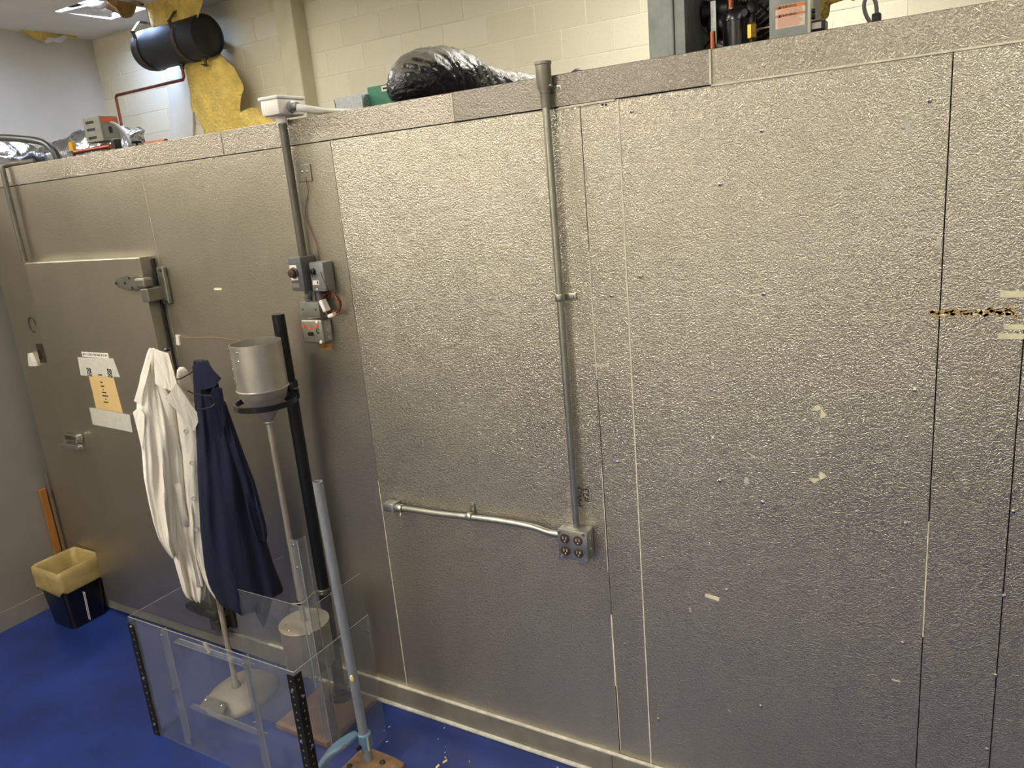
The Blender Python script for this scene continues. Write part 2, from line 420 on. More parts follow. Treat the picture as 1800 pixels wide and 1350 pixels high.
obj('base_bead', B(box,(-2.75,-.024,0),(X1,-.004,.016),.005), 'caulk', wf)
# screws in the panels
for px,py in ((1110,196),(1339,230),(1634,177),(1266,324),(1125,486),(1343,517),(1608,686),(1075,520),(1341,883),(1592,920),(1265,845),(1587,1130),
              (1085,812),(1796,738),(1781,899),(1765,1047),(1750,1187),(1735,1317),(1277,1037),(1337,1241),(1157,1264),(1098,1132),(647,1110),(508,212)):
    p = P(px,py,y=0); bm = bmesh.new()
    lathe(bm,[(.0062,0),(.0055,.003),(.003,.0045)],(p.x,0.001,p.z),(0,-1,0),12); obj('screw', bm, 'chrome', wf, True)
    if py < 900: obj('screw_recess', B(cyl,(p.x-.001,-.0028,p.z-.0005),(p.x-.001,-.005,p.z-.0005),.0022,.0022,8), 'dark_print', wf)
# scuffs / small chips of paint and two screw holes
for px,py,w_,h_,a in ((1595,222,.012,.034,-.35),(1616,410,.07,.006,.25),(1650,425,.012,.018,.2),(1213,1072,.006,.012,0),(1575,1197,.022,.004,0),(1320,800,.03,.004,.5),
                      (1312,845,.012,.02,.1),(1282,1250,.012,.003,.6)):
    p = P(px,py,y=0)
    obj('scuff', B(box,(p.x-w_/2,-.0006,p.z-h_/2),(p.x+w_/2,.003,p.z+h_/2),0,Matrix.Rotation(a,3,'Y')), 'tape', wf)
for px in (1059,1065):
    p = P(px,184,y=0); obj('screw_hole', B(cyl,(p.x,-.0006,p.z),(p.x,.003,p.z),.0035,None,8), 'dark_print', wf)

# pilaster on the block wall
pl = obj('trim_1', B(box,(-5.235,YB-.16,0),(-5.035,YB+.01,ZC),.012), 'pilaster', kind='structure')

# ------------------------------------------------------------------ door of the cold room
DX0, DX1, DZ0, DZ1 = -4.30, -3.313, BT+.012, 2.106
YD = -.07
d1 = obj('door_1', B(box,(DX0,YD,DZ0),(DX1,-.008,DZ1),.004), 'panel_smooth', kind='structure')
obj('door_edge', B(box,(DX1-.003,YD-.001,DZ0),(DX1+.0012,-.02,DZ1),.001), 'steel_plate', d1)
obj('door_gasket', B(box,(DX0+.02,-.012,DZ0+.01),(DX1+.012,0.004,DZ1-.012),.002), 'black_rubber', d1)
def hinge(zc, m, zm):
    h = obj('hinge', B(prism, [(DX1+.012+a*.215, YD-.001, zc+b) for a,b in ((0,.022),(-.12,.034),(-.45,.036),(-.8,.026),(-.98,.010),(-1,-.008),(-.9,-.022),(-.5,-.036),(-.12,-.034),(0,-.02))], (0,-.022,0)), m, d1, label='tapered metal strap hinge')
    bm = h.data; b2 = bmesh.new(); b2.from_mesh(bm); bmesh.ops.bevel(b2, geom=[e for e in b2.edges], offset=.006, segments=2, affect='EDGES'); b2.to_mesh(bm); b2.free()
    obj('hinge_knuckle', B(box,(DX1-.02,YD-.04,zc-.024),(DX1+.055,YD+.01,zc+.022),.010), m, h)
    bm = bmesh.new(); box(bm,(DX1+.004,YD-.035,zc-.09),(DX1+.06,-.004,zc-.026),.006); obj('hinge_bracket', bm, m, h)
    bm = bmesh.new(); box(bm,(DX1+.03,-.022,zc-.115),(DX1+.085,-.001,zc+.062),.008); obj('hinge_plate', bm, m, h)
    for a,b in ((-.17,.0),(-.105,.0),(-.065,.022),(-.055,-.024)):
        obj('hinge_screw', B(cyl,(DX1+a-.01,YD-.021,zc+b),(DX1+a-.01,YD-.0255,zc+b),.0065,None,10), 'hinge_dark', h)
    for b in (.045,-.1):
        obj('hinge_screw', B(cyl,(DX1+.068,-.02,zc+b),(DX1+.068,-.026,zc+b),.006,None,10), 'hinge_dark', h)
hinge(P(235,497,y=-.09).z, 'hinge_metal', 'hinge_metal')
hinge(P(350,1072,y=-.09).z, 'hinge_dark', 'hinge_dark')
# latch handle
hp = P(132,778,y=YD-.04)
hd = obj('handle', B(box,(hp.x-.10,YD-.04,hp.z-.014),(hp.x+.02,YD,hp.z+.045),.012), 'chrome', d1, label='chrome latch handle')
obj('handle_recess', B(box,(hp.x-.085,YD-.043,hp.z+.012),(hp.x+.005,YD-.03,hp.z+.036),.003), 'rust_strap', hd)
obj('handle_lever', B(box,(hp.x-.105,YD-.075,hp.z-.028),(hp.x+.085,YD-.045,hp.z+.001),.009), 'chrome', hd)
# frame hardware left of the door
p = P(72,621,y=-.0); st = obj('strike_plate', B(box,(p.x-.022,-.006,p.z-.055),(p.x+.03,.002,p.z+.055),.002), 'rust_strap', wf)
obj('strike_slot', B(box,(p.x-.008,-.012,p.z-.03),(p.x+.006,-.004,p.z+.02),.002), 'dark_print', st)
p = P(59,632,y=-.0); bm = bmesh.new()
prism(bm,[(p.x+a,0.0,p.z+b) for a,b in ((-.03,-.035),(.03,-.035),(.028,-.01),(.008,.04),(-.008,.04),(-.022,0))],(0,-.02,0)); obj('latch_keeper', bm, 'white_plastic', wf)
p = P(57,571,y=-.0); bm = bmesh.new()
tube(bm,[(p.x+.035*math.cos(a),-.001,p.z+.042*math.sin(a)) for a in [2*PI*i/20 for i in range(17)]],.0028,6); obj('ring_mark', bm, 'seam_dark', wf)

# ================================================================== LIGHTS: ADDED UNSEEN ONES AND THE COOL FITTING
for i,(x,y,s) in enumerate(ADDED_LIGHTS):
    nm = ['over the left of the room by the cold room front','over the right of the room by the cold room front','at the rear left of the room','at the rear right of the room','above the cold room roof at centre','above the cold room roof at right','above the cold room roof at left','above the adjoining chamber at far left'][i]
    L = thing('added_ceiling_light',(x,y,ZC-.07),'unseen warm white ceiling light added '+nm,'ceiling light','added unseen ceiling lights')
    bm = bmesh.new()
    for a,b in (((-.62,-.32),(-.59,.32)),((.59,-.32),(.62,.32)),((-.59,-.32),(.59,-.29)),((-.59,.29),(.59,.32))): box(bm,(x+a[0],y+a[1],ZC-.06),(x+b[0],y+b[1],ZC))
    obj('light_frame', bm, 'white_plastic', L)
    mname = 'diffuser_%d'%i; mat(mname,(.8,.8,.8,1),.6,0,0,1,emit=WARM,es=s)
    obj('diffuser', B(box,(x-.59,y-.29,ZC-.05),(x+.59,y+.29,ZC-.03)), mname, L)
# cool light fitting behind the torn ceiling opening
mat('cool_diffuser',(.8,.8,.8,1),.6,0,0,1,emit=COOL,es=SKYLIGHT)
L = thing('light_fitting',(-6.9,2.47,ZC+.08),'cool white light fitting glowing inside the torn ceiling opening','ceiling light')
obj('light_housing', B(box,(hx0+.01,hy0+.01,ZC+.16),(hx1-.01,hy1-.01,ZC+.22)), 'white_plastic', L)
obj('diffuser', B(box,(hx0+.03,hy0+.03,ZC+.09),(hx1-.03,hy1-.03,ZC+.155)), 'cool_diffuser', L)

# ================================================================== ON THE COLD-ROOM WALL
def conduit(pts, r=.0125): return B(tube, pts, r, 14)
def strap(bm, x, y, z, r, horiz=False, side=1):
    """one-hole pipe strap round a conduit on the wall"""
    if not horiz:
        lathe(bm, [(r+.0035,-.012),(r+.005,-.009),(r+.005,.009),(r+.0035,.012)], (x,y,z), (0,0,1), 18)
        box(bm,(x,-.008,z-.011) if side>0 else (x-.05,-.008,z-.011),(x+.05,-.001,z+.011) if side>0 else (x,-.001,z+.011),.003)
        lathe(bm,[(.006,0),(.005,.004)],(x+side*.036,-.008,z),(0,-1,0),10)
    else:
        lathe(bm, [(r+.0035,-.012),(r+.005,-.009),(r+.005,.009),(r+.0035,.012)], (x,y,z), (1,0,0), 18)
        box(bm,(x-.011,-.008,z),(x+.011,-.001,z+.05),.003); lathe(bm,[(.006,0),(.005,.004)],(x,-.008,z+.036),(0,-1,0),10)
CY = -.028
# tall conduit with the quad outlet and its branch
xa = P(968,300,y=CY).x; zb = P(1005,938,y=CY-.01).z; zt = P(953,150,y=CY).z
cl = thing('conduit',(xa,CY,zb),'long galvanized conduit running down to the four socket outlet box','conduit')
obj('pipe', conduit([(xa,CY,zb),(xa,CY,zt)]), 'emt', cl, True)
ztop = P(951,106,y=CY).z
bm = bmesh.new(); lathe(bm,[(.0145,0),(.016,.01),(.016,.045),(.024,.065),(.024,.125),(.0265,.127),(.0265,.135),(.021,.136)],(xa,CY,ztop-.14),(0,0,1),24); obj('coupling', bm, 'steel_plate', cl, True)
bm = bmesh.new(); lathe(bm,[(.0165,0),(.0185,.004),(.0185,.02),(.0165,.03)],(xa,CY,zt-.02),(0,0,1),8); lathe(bm,[(.005,0),(.005,.016)],(xa+.014,CY-.006,zt-.006),(1,-.2,0),8); obj('lock_nut', bm, 'emt', cl, True)
for py in (158,523):
    obj('pipe_strap', B(strap,xa,CY,P(980 if py>300 else 955,py,y=CY).z,.0125), 'emt', cl, True)
# outlet box
oc = P(1007,959,y=-.06); bx = thing('outlet_box',(oc.x,0,oc.z),'square metal box with four dark brown sockets at the conduit end','outlet box')
s = .058
obj('box_body', B(box,(oc.x-s,-.052,oc.z-s),(oc.x+s,-.001,oc.z+s),.008), 'galv', bx, True)
cv = obj('cover_plate', B(box,(oc.x-s-.002,-.062,oc.z-s-.002),(oc.x+s+.002,-.052,oc.z+s+.002),.006), 'emt', bx, True)
for i in (-1,1):
    for k in (-1,1):
        so = obj('socket', B(lathe,[(.0185,0),(.0185,.003),(.016,.004)],(oc.x+i*.026-.003,-.0615,oc.z+k*.024),(0,-1,0),20), 'rust_strap', bx, True)
        bm = bmesh.new()
        for a in (-.006,.006): box(bm,(oc.x+i*.026-.003+a-.0015,-.0668,oc.z+k*.024-.002),(oc.x+i*.026-.003+a+.0015,-.0648,oc.z+k*.024+.008))
        cyl(bm,(oc.x+i*.026-.003,-.0648,oc.z+k*.024-.009),(oc.x+i*.026-.003,-.0668,oc.z+k*.024-.009),.003,None,8)
        obj('socket_slot', bm, 'button', so)
for a,b in ((.046,.05),(-.046,-.05),(-.05,.046),(.047,-.05)):
    obj('cover_screw', B(lathe,[(.0075,0),(.006,.003)],(oc.x+a,-.062,oc.z+b),(0,-1,0),10), 'chrome', cv, True)
for k in (-.02,.02):
    obj('knockout', B(lathe,[(.011,0),(.010,.002)],(oc.x+s-.001,-.028,oc.z+k),(1,0,0),14), 'emt', bx, True)
# branch conduit to the left
b0 = P(985,940,y=-.03); b1 = P(925,925,y=CY); b2 = P(720,898,y=CY); b3 = P(700,892,y=-.03)
z1 = b1.z
br = thing('conduit',(b1.x,CY,z1),'short sloping galvanized conduit branching left from the socket box','conduit')
obj('pipe', conduit(smooth_path([b0,P(965,936,y=CY),P(935,926,y=CY),P(880,916,y=CY),P(825,909,y=CY),P(770,903,y=CY),P(725,896,y=CY),P(712,894,y=CY),b3],4),.0125), 'emt', br, True)
e = P(688,891,y=-.035)
bm = bmesh.new(); box(bm,(e.x-.035,-.052,e.z-.02),(e.x+.025,-.002,e.z+.022),.009); obj('elbow_fitting', bm, 'galv', br, True)
bm = bmesh.new(); lathe(bm,[(.0165,-.018),(.0185,-.014),(.0185,.014),(.0165,.018)],P(702,893,y=-.032),(1,0,0),16); obj('lock_nut', bm, 'emt', br, True)
bm = bmesh.new(); lathe(bm,[(.005,0),(.005,.014)],P(704,896,y=-.04)-Vector((0,0,.012)),(0,-.4,-1),8); obj('set_screw', bm, 'chrome', br, True)
p = P(826,908,y=CY); obj('pipe_strap', B(strap,p.x,CY,p.z,.0125,True), 'emt', br, True)
# handwriting beside it
p = P(1019,873,y=0); q = P(1028,870,y=0)
t1 = text_mesh('PW/3',.034,wall_mtx(p.x,p.z,-.0012,PI/2)); t2 = text_mesh('#23',.034,wall_mtx(q.x+.006,q.z,-.0012,PI/2))
obj('handwriting', t1, 'dark_print', wf); obj('handwriting', t2, 'dark_print', wf)

# middle conduit with the control boxes
xm = P(514,330,y=CY).x; zm1 = P(503,214,y=CY).z; zm0 = P(541,460,y=CY).z
cm = thing('conduit',(xm,CY,zm0),'dull conduit dropping from a white junction fitting to the grey control boxes','conduit')
obj('pipe', conduit([(xm,CY,P(547,532,y=CY).z+.002),(xm,CY,zm1)],.0165), 'emt_old', cm, True)
bm = bmesh.new(); lathe(bm,[(.018,0),(.021,.006),(.021,.026),(.018,.03)],(xm,CY,zm1-.005),(0,0,1),16); obj('lock_nut', bm, 'white_plastic', cm, True)
bm = bmesh.new(); box(bm,(xm-.045,-.085,zm1+.022),(xm+.05,.055,zm1+.085),.010); obj('junction_fitting', bm, 'white_plastic', cm, True)
bm = bmesh.new(); box(bm,(xm-.049,-.09,zm1+.08),(xm+.054,.06,zm1+.092),.004); obj('fitting_cover', bm, 'white_plastic', cm, True)
bm = bmesh.new(); lathe(bm,[(.022,0),(.022,.012),(.015,.014),(.015,.035)],(xm+.05,-.02,zm1+.05),(1,0,0),16); obj('fitting_nut', bm, 'galv', cm, True)
bm = bmesh.new(); tube(bm,smooth_path([(xm+.08,-.018,zm1+.045),(xm+.115,.0,zm1+.036),(xm+.15,.06,ROOF+.016),(xm+.17,.22,ROOF+.014)],5),.014,12); obj('pipe_tail', bm, 'white_plastic', cm, True)
# wall plate with thermocouple wire
p = P(537,304,y=0)
tp = thing('wall_plate',(p.x,0,p.z),'small tarnished steel plate with two screws and a thin wire','wall plate')
obj('plate', B(box,(p.x-.033,-.006,p.z-.033),(p.x+.033,-.0005,p.z+.033),.002), 'steel_plate', tp)
for a in (-.013,.013): obj('plate_screw', B(lathe,[(.007,0),(.005,.003)],(p.x+a,-.006,p.z+.006),(0,-1,0),10), 'chrome', tp, True)
wp = [P(a,b,y=-.006) for a,b in ((538,310),(539,322),(542,335),(540,350),(537,365),(539,385),(545,400),(551,415),(557,430),(560,450),(562,470))]
wp += [P(564,480,y=-.064),P(570,495,y=-.064),P(578,510,y=-.05),P(581,520,y=-.02),P(576,530,y=-.01)]
obj('thin_wire', B(tube,smooth_path(wp,4),.0016,6), 'copper', tp, True)
# dark thermostat box
def pxbox(l, r, t, b, y):
    """box front from pixel left/right edges (at mid height) and top/bottom edges, front face at y"""
    pl_ = P(*l,y=y); pr = P(*r,y=y); pt = P(*t,y=y); pb = P(*b,y=y); return pl_.x, pr.x, pb.z, pt.z
x0,x1,z0,z1 = pxbox((509,480),(531,480),(515,453),(524,512),-.085)
tb = thing('thermostat_box',((x0+x1)/2,0,z0),'dark grey tall thermostat box with round knob on a white plate','control box')
obj('box_body', B(box,(x0,-.085,z0),(x1,-.001,z1),.005), 'grey_box', tb, True)
obj('face_plate', B(box,(x0+.006,-.087,z1-.09),(x0+.044,-.0845,z1-.03),.001), 'white_plastic', tb)
obj('knob', B(lathe,[(.022,0),(.022,.004),(.018,.006),(.017,.018),(.014,.02)],(x0+.027,-.087,z1-.06),(0,-1,0),24), 'rust_strap', tb, True)
obj('name_strip', B(box,(x0+.006,-.0868,z0+.015),(x0+.045,-.0845,z0+.032)), 'steel_plate', tb)
tbx = (x0,x1,z0,z1)
# second grey controller
x0,x1,z0,z1 = pxbox((545,488),(570,488),(555,461),(560,513),-.06)
tb2 = thing('controller_box',((x0+x1)/2,0,z0),'mid grey controller box with black dial and small white label','control box')
obj('box_body', B(box,(x0,-.06,z0),(x1,-.001,z1),.008), 'grey_box_light', tb2, True)
obj('dial', B(lathe,[(.0135,0),(.013,.009),(.010,.011)],(x0+.022,-.06,z1-.035),(0,-1,0),20), 'black_plastic', tb2, True)
obj('label_strip', B(box,(x0+.012,-.0615,z0+.028),(x0+.045,-.0595,z0+.046)), 'white_plastic', tb2)
obj('label_strip', B(box,(x0+.025,-.0615,z0+.008),(x0+.033,-.0595,z0+.014)), 'white_plastic', tb2)
obj('label_mark', B(box,(x0+.036,-.0622,z0+.031),(x0+.041,-.0613,z0+.043)), 'dark_print', tb2)
bm = bmesh.new(); zz = (z0+z1)/2+.006
tube(bm,[(x0+.016+.005*math.cos(a),-.0605,zz+.004+.010*math.sin(a)) for a in [i*.5+.6 for i in range(9)]],.0011,5)
tube(bm,[(x0+.034+.007*math.cos(a),-.0605,zz+.008*math.sin(a)) for a in [i*.5-.2 for i in range(10)]],.0011,5)
obj('pen_mark', bm, 'dark_print', tb2)
cbx = (x0,x1,z0,z1)
# link pipes, junction box, switch box
jx0,jx1,jz0,jz1 = pxbox((528,545),(561,545),(545,531),(548,557),-.06)
lp = thing('conduit_nipples',((jx0+jx1)/2,-.03,jz1),'three short grey conduit stubs joining the control boxes to the box below','conduit')
obj('stub', B(tube,smooth_path([((tbx[0]+tbx[1])/2+.012,-.035,tbx[2]),((tbx[0]+tbx[1])/2+.014,-.035,tbx[2]-.015),(jx0+.026,-.035,jz1+.012),(jx0+.03,-.035,jz1)],4),.014,12), 'grey_box', lp, True)
obj('stub', B(cyl,(jx0+.062,-.03,cbx[2]),(jx0+.062,-.03,jz1),.0115,None,14), 'emt_old', lp, True)
obj('stub', B(cyl,(jx0+.09,-.03,cbx[2]),(jx0+.09,-.03,jz1),.0145,None,14), 'grey_box', lp, True)
jb = thing('junction_box',((jx0+jx1)/2,0,jz0),'plain grey-green rectangular junction box with two cover screws','junction box')
obj('box_body', B(box,(jx0,-.06,jz0),(jx1,-.001,jz1),.005), 'grey_box_green', jb, True)
for a in (jx0+.014,jx1-.018): obj('cover_screw', B(cyl,(a,-.0595,(jz0+jz1)/2),(a,-.0615,(jz0+jz1)/2),.004,None,8), 'dark_print', jb)
sx0,sx1,sz0,sz1 = pxbox((531,585),(568,585),(549,562),(555,604),-.062)
c4 = Vector(((sx0+sx1)/2,0,(sz0+sz1)/2)); hw = (sx1-sx0)/2; hh = (sz1-sz0)/2
sb = thing('switch_box',(c4.x,0,sz0),'bright steel switch box with red labels and black toggle','switch box')
obj('box_body', B(box,(sx0+.003,-.05,sz0+.003),(sx1-.003,-.001,sz1-.003),.010), 'galv', sb, True)
obj('cover_plate', B(box,(sx0,-.064,sz0),(sx1,-.05,sz1),.010,None,3), 'steel_plate', sb, True)
for a,b in ((-.75,.45),(-.15,.3),(.5,.5)): obj('red_tag', B(box,(c4.x+a*hw-.010,-.0655,c4.z+b*hh-.005),(c4.x+a*hw+.010,-.0635,c4.z+b*hh+.006)), 'red_print', sb)
obj('toggle', B(box,(c4.x-.016,-.074,c4.z-.014),(c4.x+.006,-.062,c4.z),.002), 'black_plastic', sb)
for a,b in ((.62,.84),(.72,-.84)): obj('cover_screw', B(lathe,[(.0075,0),(.006,.004)],(c4.x+a*hw,-.064,c4.z+b*hh),(0,-1,0),10), 'white_plastic', sb, True)
bm = bmesh.new()
tube(bm,[(c4.x+.55*hw+.007*math.cos(a),-.0645,c4.z+.004+.011*math.sin(a)) for a in [i*.55+.3 for i in range(11)]],.0013,5)
tube(bm,[(c4.x+.45*hw,-.0645,c4.z+.012),(c4.x+.6*hw,-.0645,c4.z-.008)],.0013,5); obj('pen_mark', bm, 'dark_print', sb)
for k in (-.03,0,.03): obj('knockout', B(lathe,[(.0105,0),(.0095,.002)],(sx1-.0035,-.026,c4.z+k),(1,0,0),14), 'chrome', sb, True)
# coil of red-brown wire with white connector
w0 = P(588,533,y=-.02); wc = thing('wire_coil',(w0.x,-.03,w0.z),'loose coil of red-brown wire with a white connector','wire')
bm = bmesh.new()
for k in range(4):
    rr = .036+.004*k; dx = random.uniform(-.004,.004); dz = random.uniform(-.004,.004)
    tube(bm,[(w0.x+dx+rr*math.cos(a),-.025-.006*k+.004*math.sin(3*a+k),w0.z+dz+rr*math.sin(a)) for a in [2*PI*i/26 for i in range(26)]],.0022,6,True)
tube(bm,smooth_path([(w0.x-.03,-.03,w0.z+.02),(w0.x-.045,-.03,w0.z+.04),(w0.x-.025,-.03,w0.z+.055),(w0.x-.005,-.03,w0.z+.045)],4),.002,6)
obj('coil', bm, 'copper', wc, True)
obj('connector', B(box,(w0.x-.04,-.06,w0.z-.03),(w0.x-.022,-.03,w0.z+.02),.004,Matrix.Rotation(-.4,3,'Y')), 'white_plastic', wc)
obj('connector', B(box,(w0.x-.012,-.06,w0.z-.052),(w0.x+.02,-.03,w0.z-.036),.005,Matrix.Rotation(-.25,3,'Y')), 'white_plastic', wc)
p = P(573,609,y=0)
obj('tape_patch', B(box,(p.x-.034,-.001,p.z-.013),(p.x+.034,.001,p.z+.013)), 'tape_orange', label='small stained orange tape patch below the switch box', cat='tape')
# conduit at the far left edge
xe = P(28,395,y=CY).x; ze0 = DZ1+.004; ze1 = P(5,296,y=CY).z
ce = thing('conduit',(xe,CY,ze0),'dull conduit at the far left above the cold room door','conduit')
obj('pipe', conduit([(xe,CY,ze0),(xe,CY,ze1)],.0135), 'emt_old', ce, True)
obj('pipe_elbow', B(tube,smooth_path([(xe,CY,ze1-.005),(xe,CY+.005,ze1+.012),(xe+.03,.03,ze1+.022),(xe+.12,.08,ROOF+.016)],4),.014,12), 'emt_old', ce, True)

# tapes on the panels
def tape_rect(name, px, py, w_, h_, rot, m, label, grp=None, y=-.001):
    p = P(px,py,y=0); 
    return obj(name, B(box,(p.x-w_/2,y,p.z-h_/2),(p.x+w_/2,y+.0016,p.z+h_/2),0,Matrix.Rotation(rot,3,'Y')), m, label=label, cat='tape', group=grp)
tape_rect('tape_strip',1779,517,.052,.017,0,'tape_cream','upper cream tape strip at the right edge above the orange residue')
tape_rect('tape_strip',1783,575,.045,.012,0,'tape_cream','narrow cream tape strip just below the orange residue')
tape_rect('tape_strip',1777,591,.056,.014,0,'tape_cream','lowest cream tape strip at the right edge')
tape_rect('tape_strip',1057,643,.055,.010,-.06,'tape','thin pale tape strip right of the tall conduit')
tape_rect('tape_strip',1252,1050,.048,.013,.12,'tape_cream','torn cream tape strip low on the wide panel')
tape_rect('tape_strip',383,508,.05,.010,0,'tape_cream','small yellowed tape strip right of the door hinge')
def torn(px,py,tris,label):
    p = P(px,py,y=0); bm = bmesh.new()
    for t3 in tris: prism(bm,[(p.x+a,-.0012,p.z+b) for a,b in t3],(0,.0014,0))
    obj('tape_scrap', bm, 'tape_cream', label=label, cat='tape', group='torn tape corners')
torn(1440,722,[((-.024,.0),(-.006,.017),(.008,.006),(-.004,-.0)),((.004,.006),(.022,-.012),(.004,-.026))],'upper of two torn cream tape corners on the wide panel')
torn(1440,840,[((.004,.022),(.022,.008),(.004,-.006),(-.002,.006)),((-.028,-.004),(.002,-.004),(-.014,-.02))],'lower of two torn cream tape corners on the wide panel')
# stripe of orange tape residue
rz = P(1715,549,y=0); bm = bmesh.new(); rx0 = P(1636,549,y=0).x; rx1 = P(1790,552,y=0).x
random.seed(3)
for i in range(110):
    x = random.uniform(rx0,rx1); z = rz.z+random.gauss(0,.006); a = random.uniform(.002,.007); b = random.uniform(.001,.0035)
    box(bm,(x-a,-.0013,z-b),(x+a,.0005,z+b),0,Matrix.Rotation(random.uniform(-.6,.6),3,'Y'))
obj('tape_residue', bm, 'residue', label='mottled orange stripe of old tape residue at the right', cat='tape residue', kind='stuff')
for px,a in ((1719,.012),(1773,.007)):
    p = P(px,549 if px<1750 else 551,y=0); bm = bmesh.new()
    for i in range(7):
        x = p.x+random.uniform(-a,a); z = p.z+random.uniform(-.006,.006); box(bm,(x-.005,-.0018,z-.003),(x+.005,.0005,z+.003),0,Matrix.Rotation(random.uniform(-.8,.8),3,'Y'))
    obj('tape_scrap', bm, 'tape_cream', label='larger pale scrap on the orange residue' if px<1750 else 'smaller pale scrap on the orange residue near the edge', cat='tape')
# white adhesive hook and brown string stain
p = P(315,597,y=0); 
hk = obj('adhesive_hook', B(box,(p.x-.012,-.012,p.z-.026),(p.x+.012,-.0005,p.z+.024),.003,Matrix.Rotation(.15,3,'Y')), 'white_plastic', label='small white adhesive hook above the coats', cat='hook')
obj('string', B(tube,smooth_path([P(a,b,y=-.003) for a,b in ((320,592),(345,594),(375,593),(402,596),(440,600),(480,592),(515,604))],4),.0014,6), 'string_brown', label='brown string running right from the white hook', cat='string')

# ------------------------------------------------------------------ paper notices on the door
yd = YD-.0012
def dpoly(pts, y): return [P(a,b,y=y) for a,b in pts]
nt_ = obj('door_notice', B(prism, dpoly([(153,648),(199,662),(216,726),(169,718),(163,690)],yd), (0,.001,0)), 'paper', label='yellowed paper notice taped to the cold room door', cat='notice')
obj('tape_strip', B(prism, dpoly([(136,628),(199,630),(211,663),(142,660)],yd-.0006),(0,.0006,0)), 'tape', nt_)
obj('tape_strip', B(prism, dpoly([(157,716),(228,729),(233,760),(163,746)],yd-.0006),(0,.0006,0)), 'tape', nt_)
for a,b in ((157,654),(193,656)):
    p = P(a,b,y=yd-.0012); mk = obj('badge', B(box,(p.x-.02,p.y,p.z-.022),(p.x+.016,p.y+.0008,p.z+.022),0,Matrix.Rotation(.1,3,'Y')), 'dark_print', nt_)
    bm = bmesh.new()
    for dz in (.010,-.010): tube(bm,[(p.x-.002+.011*math.cos(t_),p.y-.0003,p.z+dz+.007*math.sin(t_)) for t_ in [2*PI*i/14 for i in range(14)]],.0014,5,True)
    obj('badge_ring', bm, 'tape', mk)
for a,b,w_ in ((176,659,.035),(178,672,.02),(180,679,.03),(181,685,.008),(183,690,.035),(185,696,.05),(186,702,.008),(186,707,.04)):
    p = P(a,b,y=yd-.0008); obj('print_line', B(box,(p.x-w_/2,p.y,p.z-.0032),(p.x+w_/2,p.y+.0006,p.z+.0032)), 'dark_print', nt_)
p = P(167,624,y=yd)
ns = obj('name_strip', B(box,(p.x-.115,yd-.0006,p.z-.013),(p.x+.115,yd+.0008,p.z+.013)), 'white_plastic', label='white lettered label strip above the paper notice on the door', cat='label')
obj('lettering', text_mesh('MT 1 COLD TESTING ROOM',.0165,wall_mtx(p.x,p.z,yd-.0012)), 'dark_print', ns)

# ================================================================== FOREGROUND BY THE DOOR
# ---- coat rack
rk = P(415,1205,z=.08); RX, RY = rk.x, rk.y
cr = thing('coat_rack',(RX,RY,0),'pole coat rack on a domed cast base inside the clear guard','coat rack')
bm = bmesh.new(); rings = []
for f,h in ((1.0,0),(1.0,.012),(.97,.022),(.85,.042),(.6,.062),(.3,.075),(.12,.08)):
    rings.append([Vector((RX-.012+.152*f*(abs(math.cos(a))**.8)*math.copysign(1,math.cos(a)), RY+.035+.172*f*(abs(math.sin(a))**.8)*math.copysign(1,math.sin(a)), h)) for a in [2*PI*i/40 for i in range(40)]])
loft(bm, rings); obj('base', bm, 'cast_base', cr, True)
zr_ = zat(617,RX,RY)
obj('pole', B(cyl,(RX,RY,.07),(RX,RY,zr_),.0125,None,18), 'pole_pale', cr, True)
bm = bmesh.new(); lathe(bm,[(.022,0),(.02,.02),(.013,.03)],(RX,RY,.076),(0,0,1),20); obj('pole_collar', bm, 'cast_base', cr, True)
for dx,dy in ((-.03,-.035),(.03,-.03)):
    obj('hook', B(tube,smooth_path([(RX,RY,zr_-.03),(RX+dx*.6,RY+dy*.6,zr_-.035),(RX+dx,RY+dy,zr_-.025),(RX+dx*1.1,RY+dy*1.1,zr_-.01)],4),.004,8), 'black_paint', cr, True)
obj('cap', B(lathe,[(.014,0),(.014,.008),(.008,.014)],(RX,RY,zr_),(0,0,1),16), 'black_paint', cr, True)
# metal foot plate with two bolts in front of the base
q = [P(a,b,z=.075) for a,b in ((364,1222),(398,1234),(391,1254),(351,1240))]
fp = obj('foot_plate', B(prism,[(v.x,v.y,.058) for v in q],(0,0,.016)), 'steel_plate', cr)
for a,b in ((363,1228),(391,1238)):
    v = P(a,b,z=.08); obj('bolt', B(lathe,[(.008,0),(.008,.006),(.004,.009)],(v.x,v.y-.004,.073),(0,0,1),10), 'chrome', fp, True)

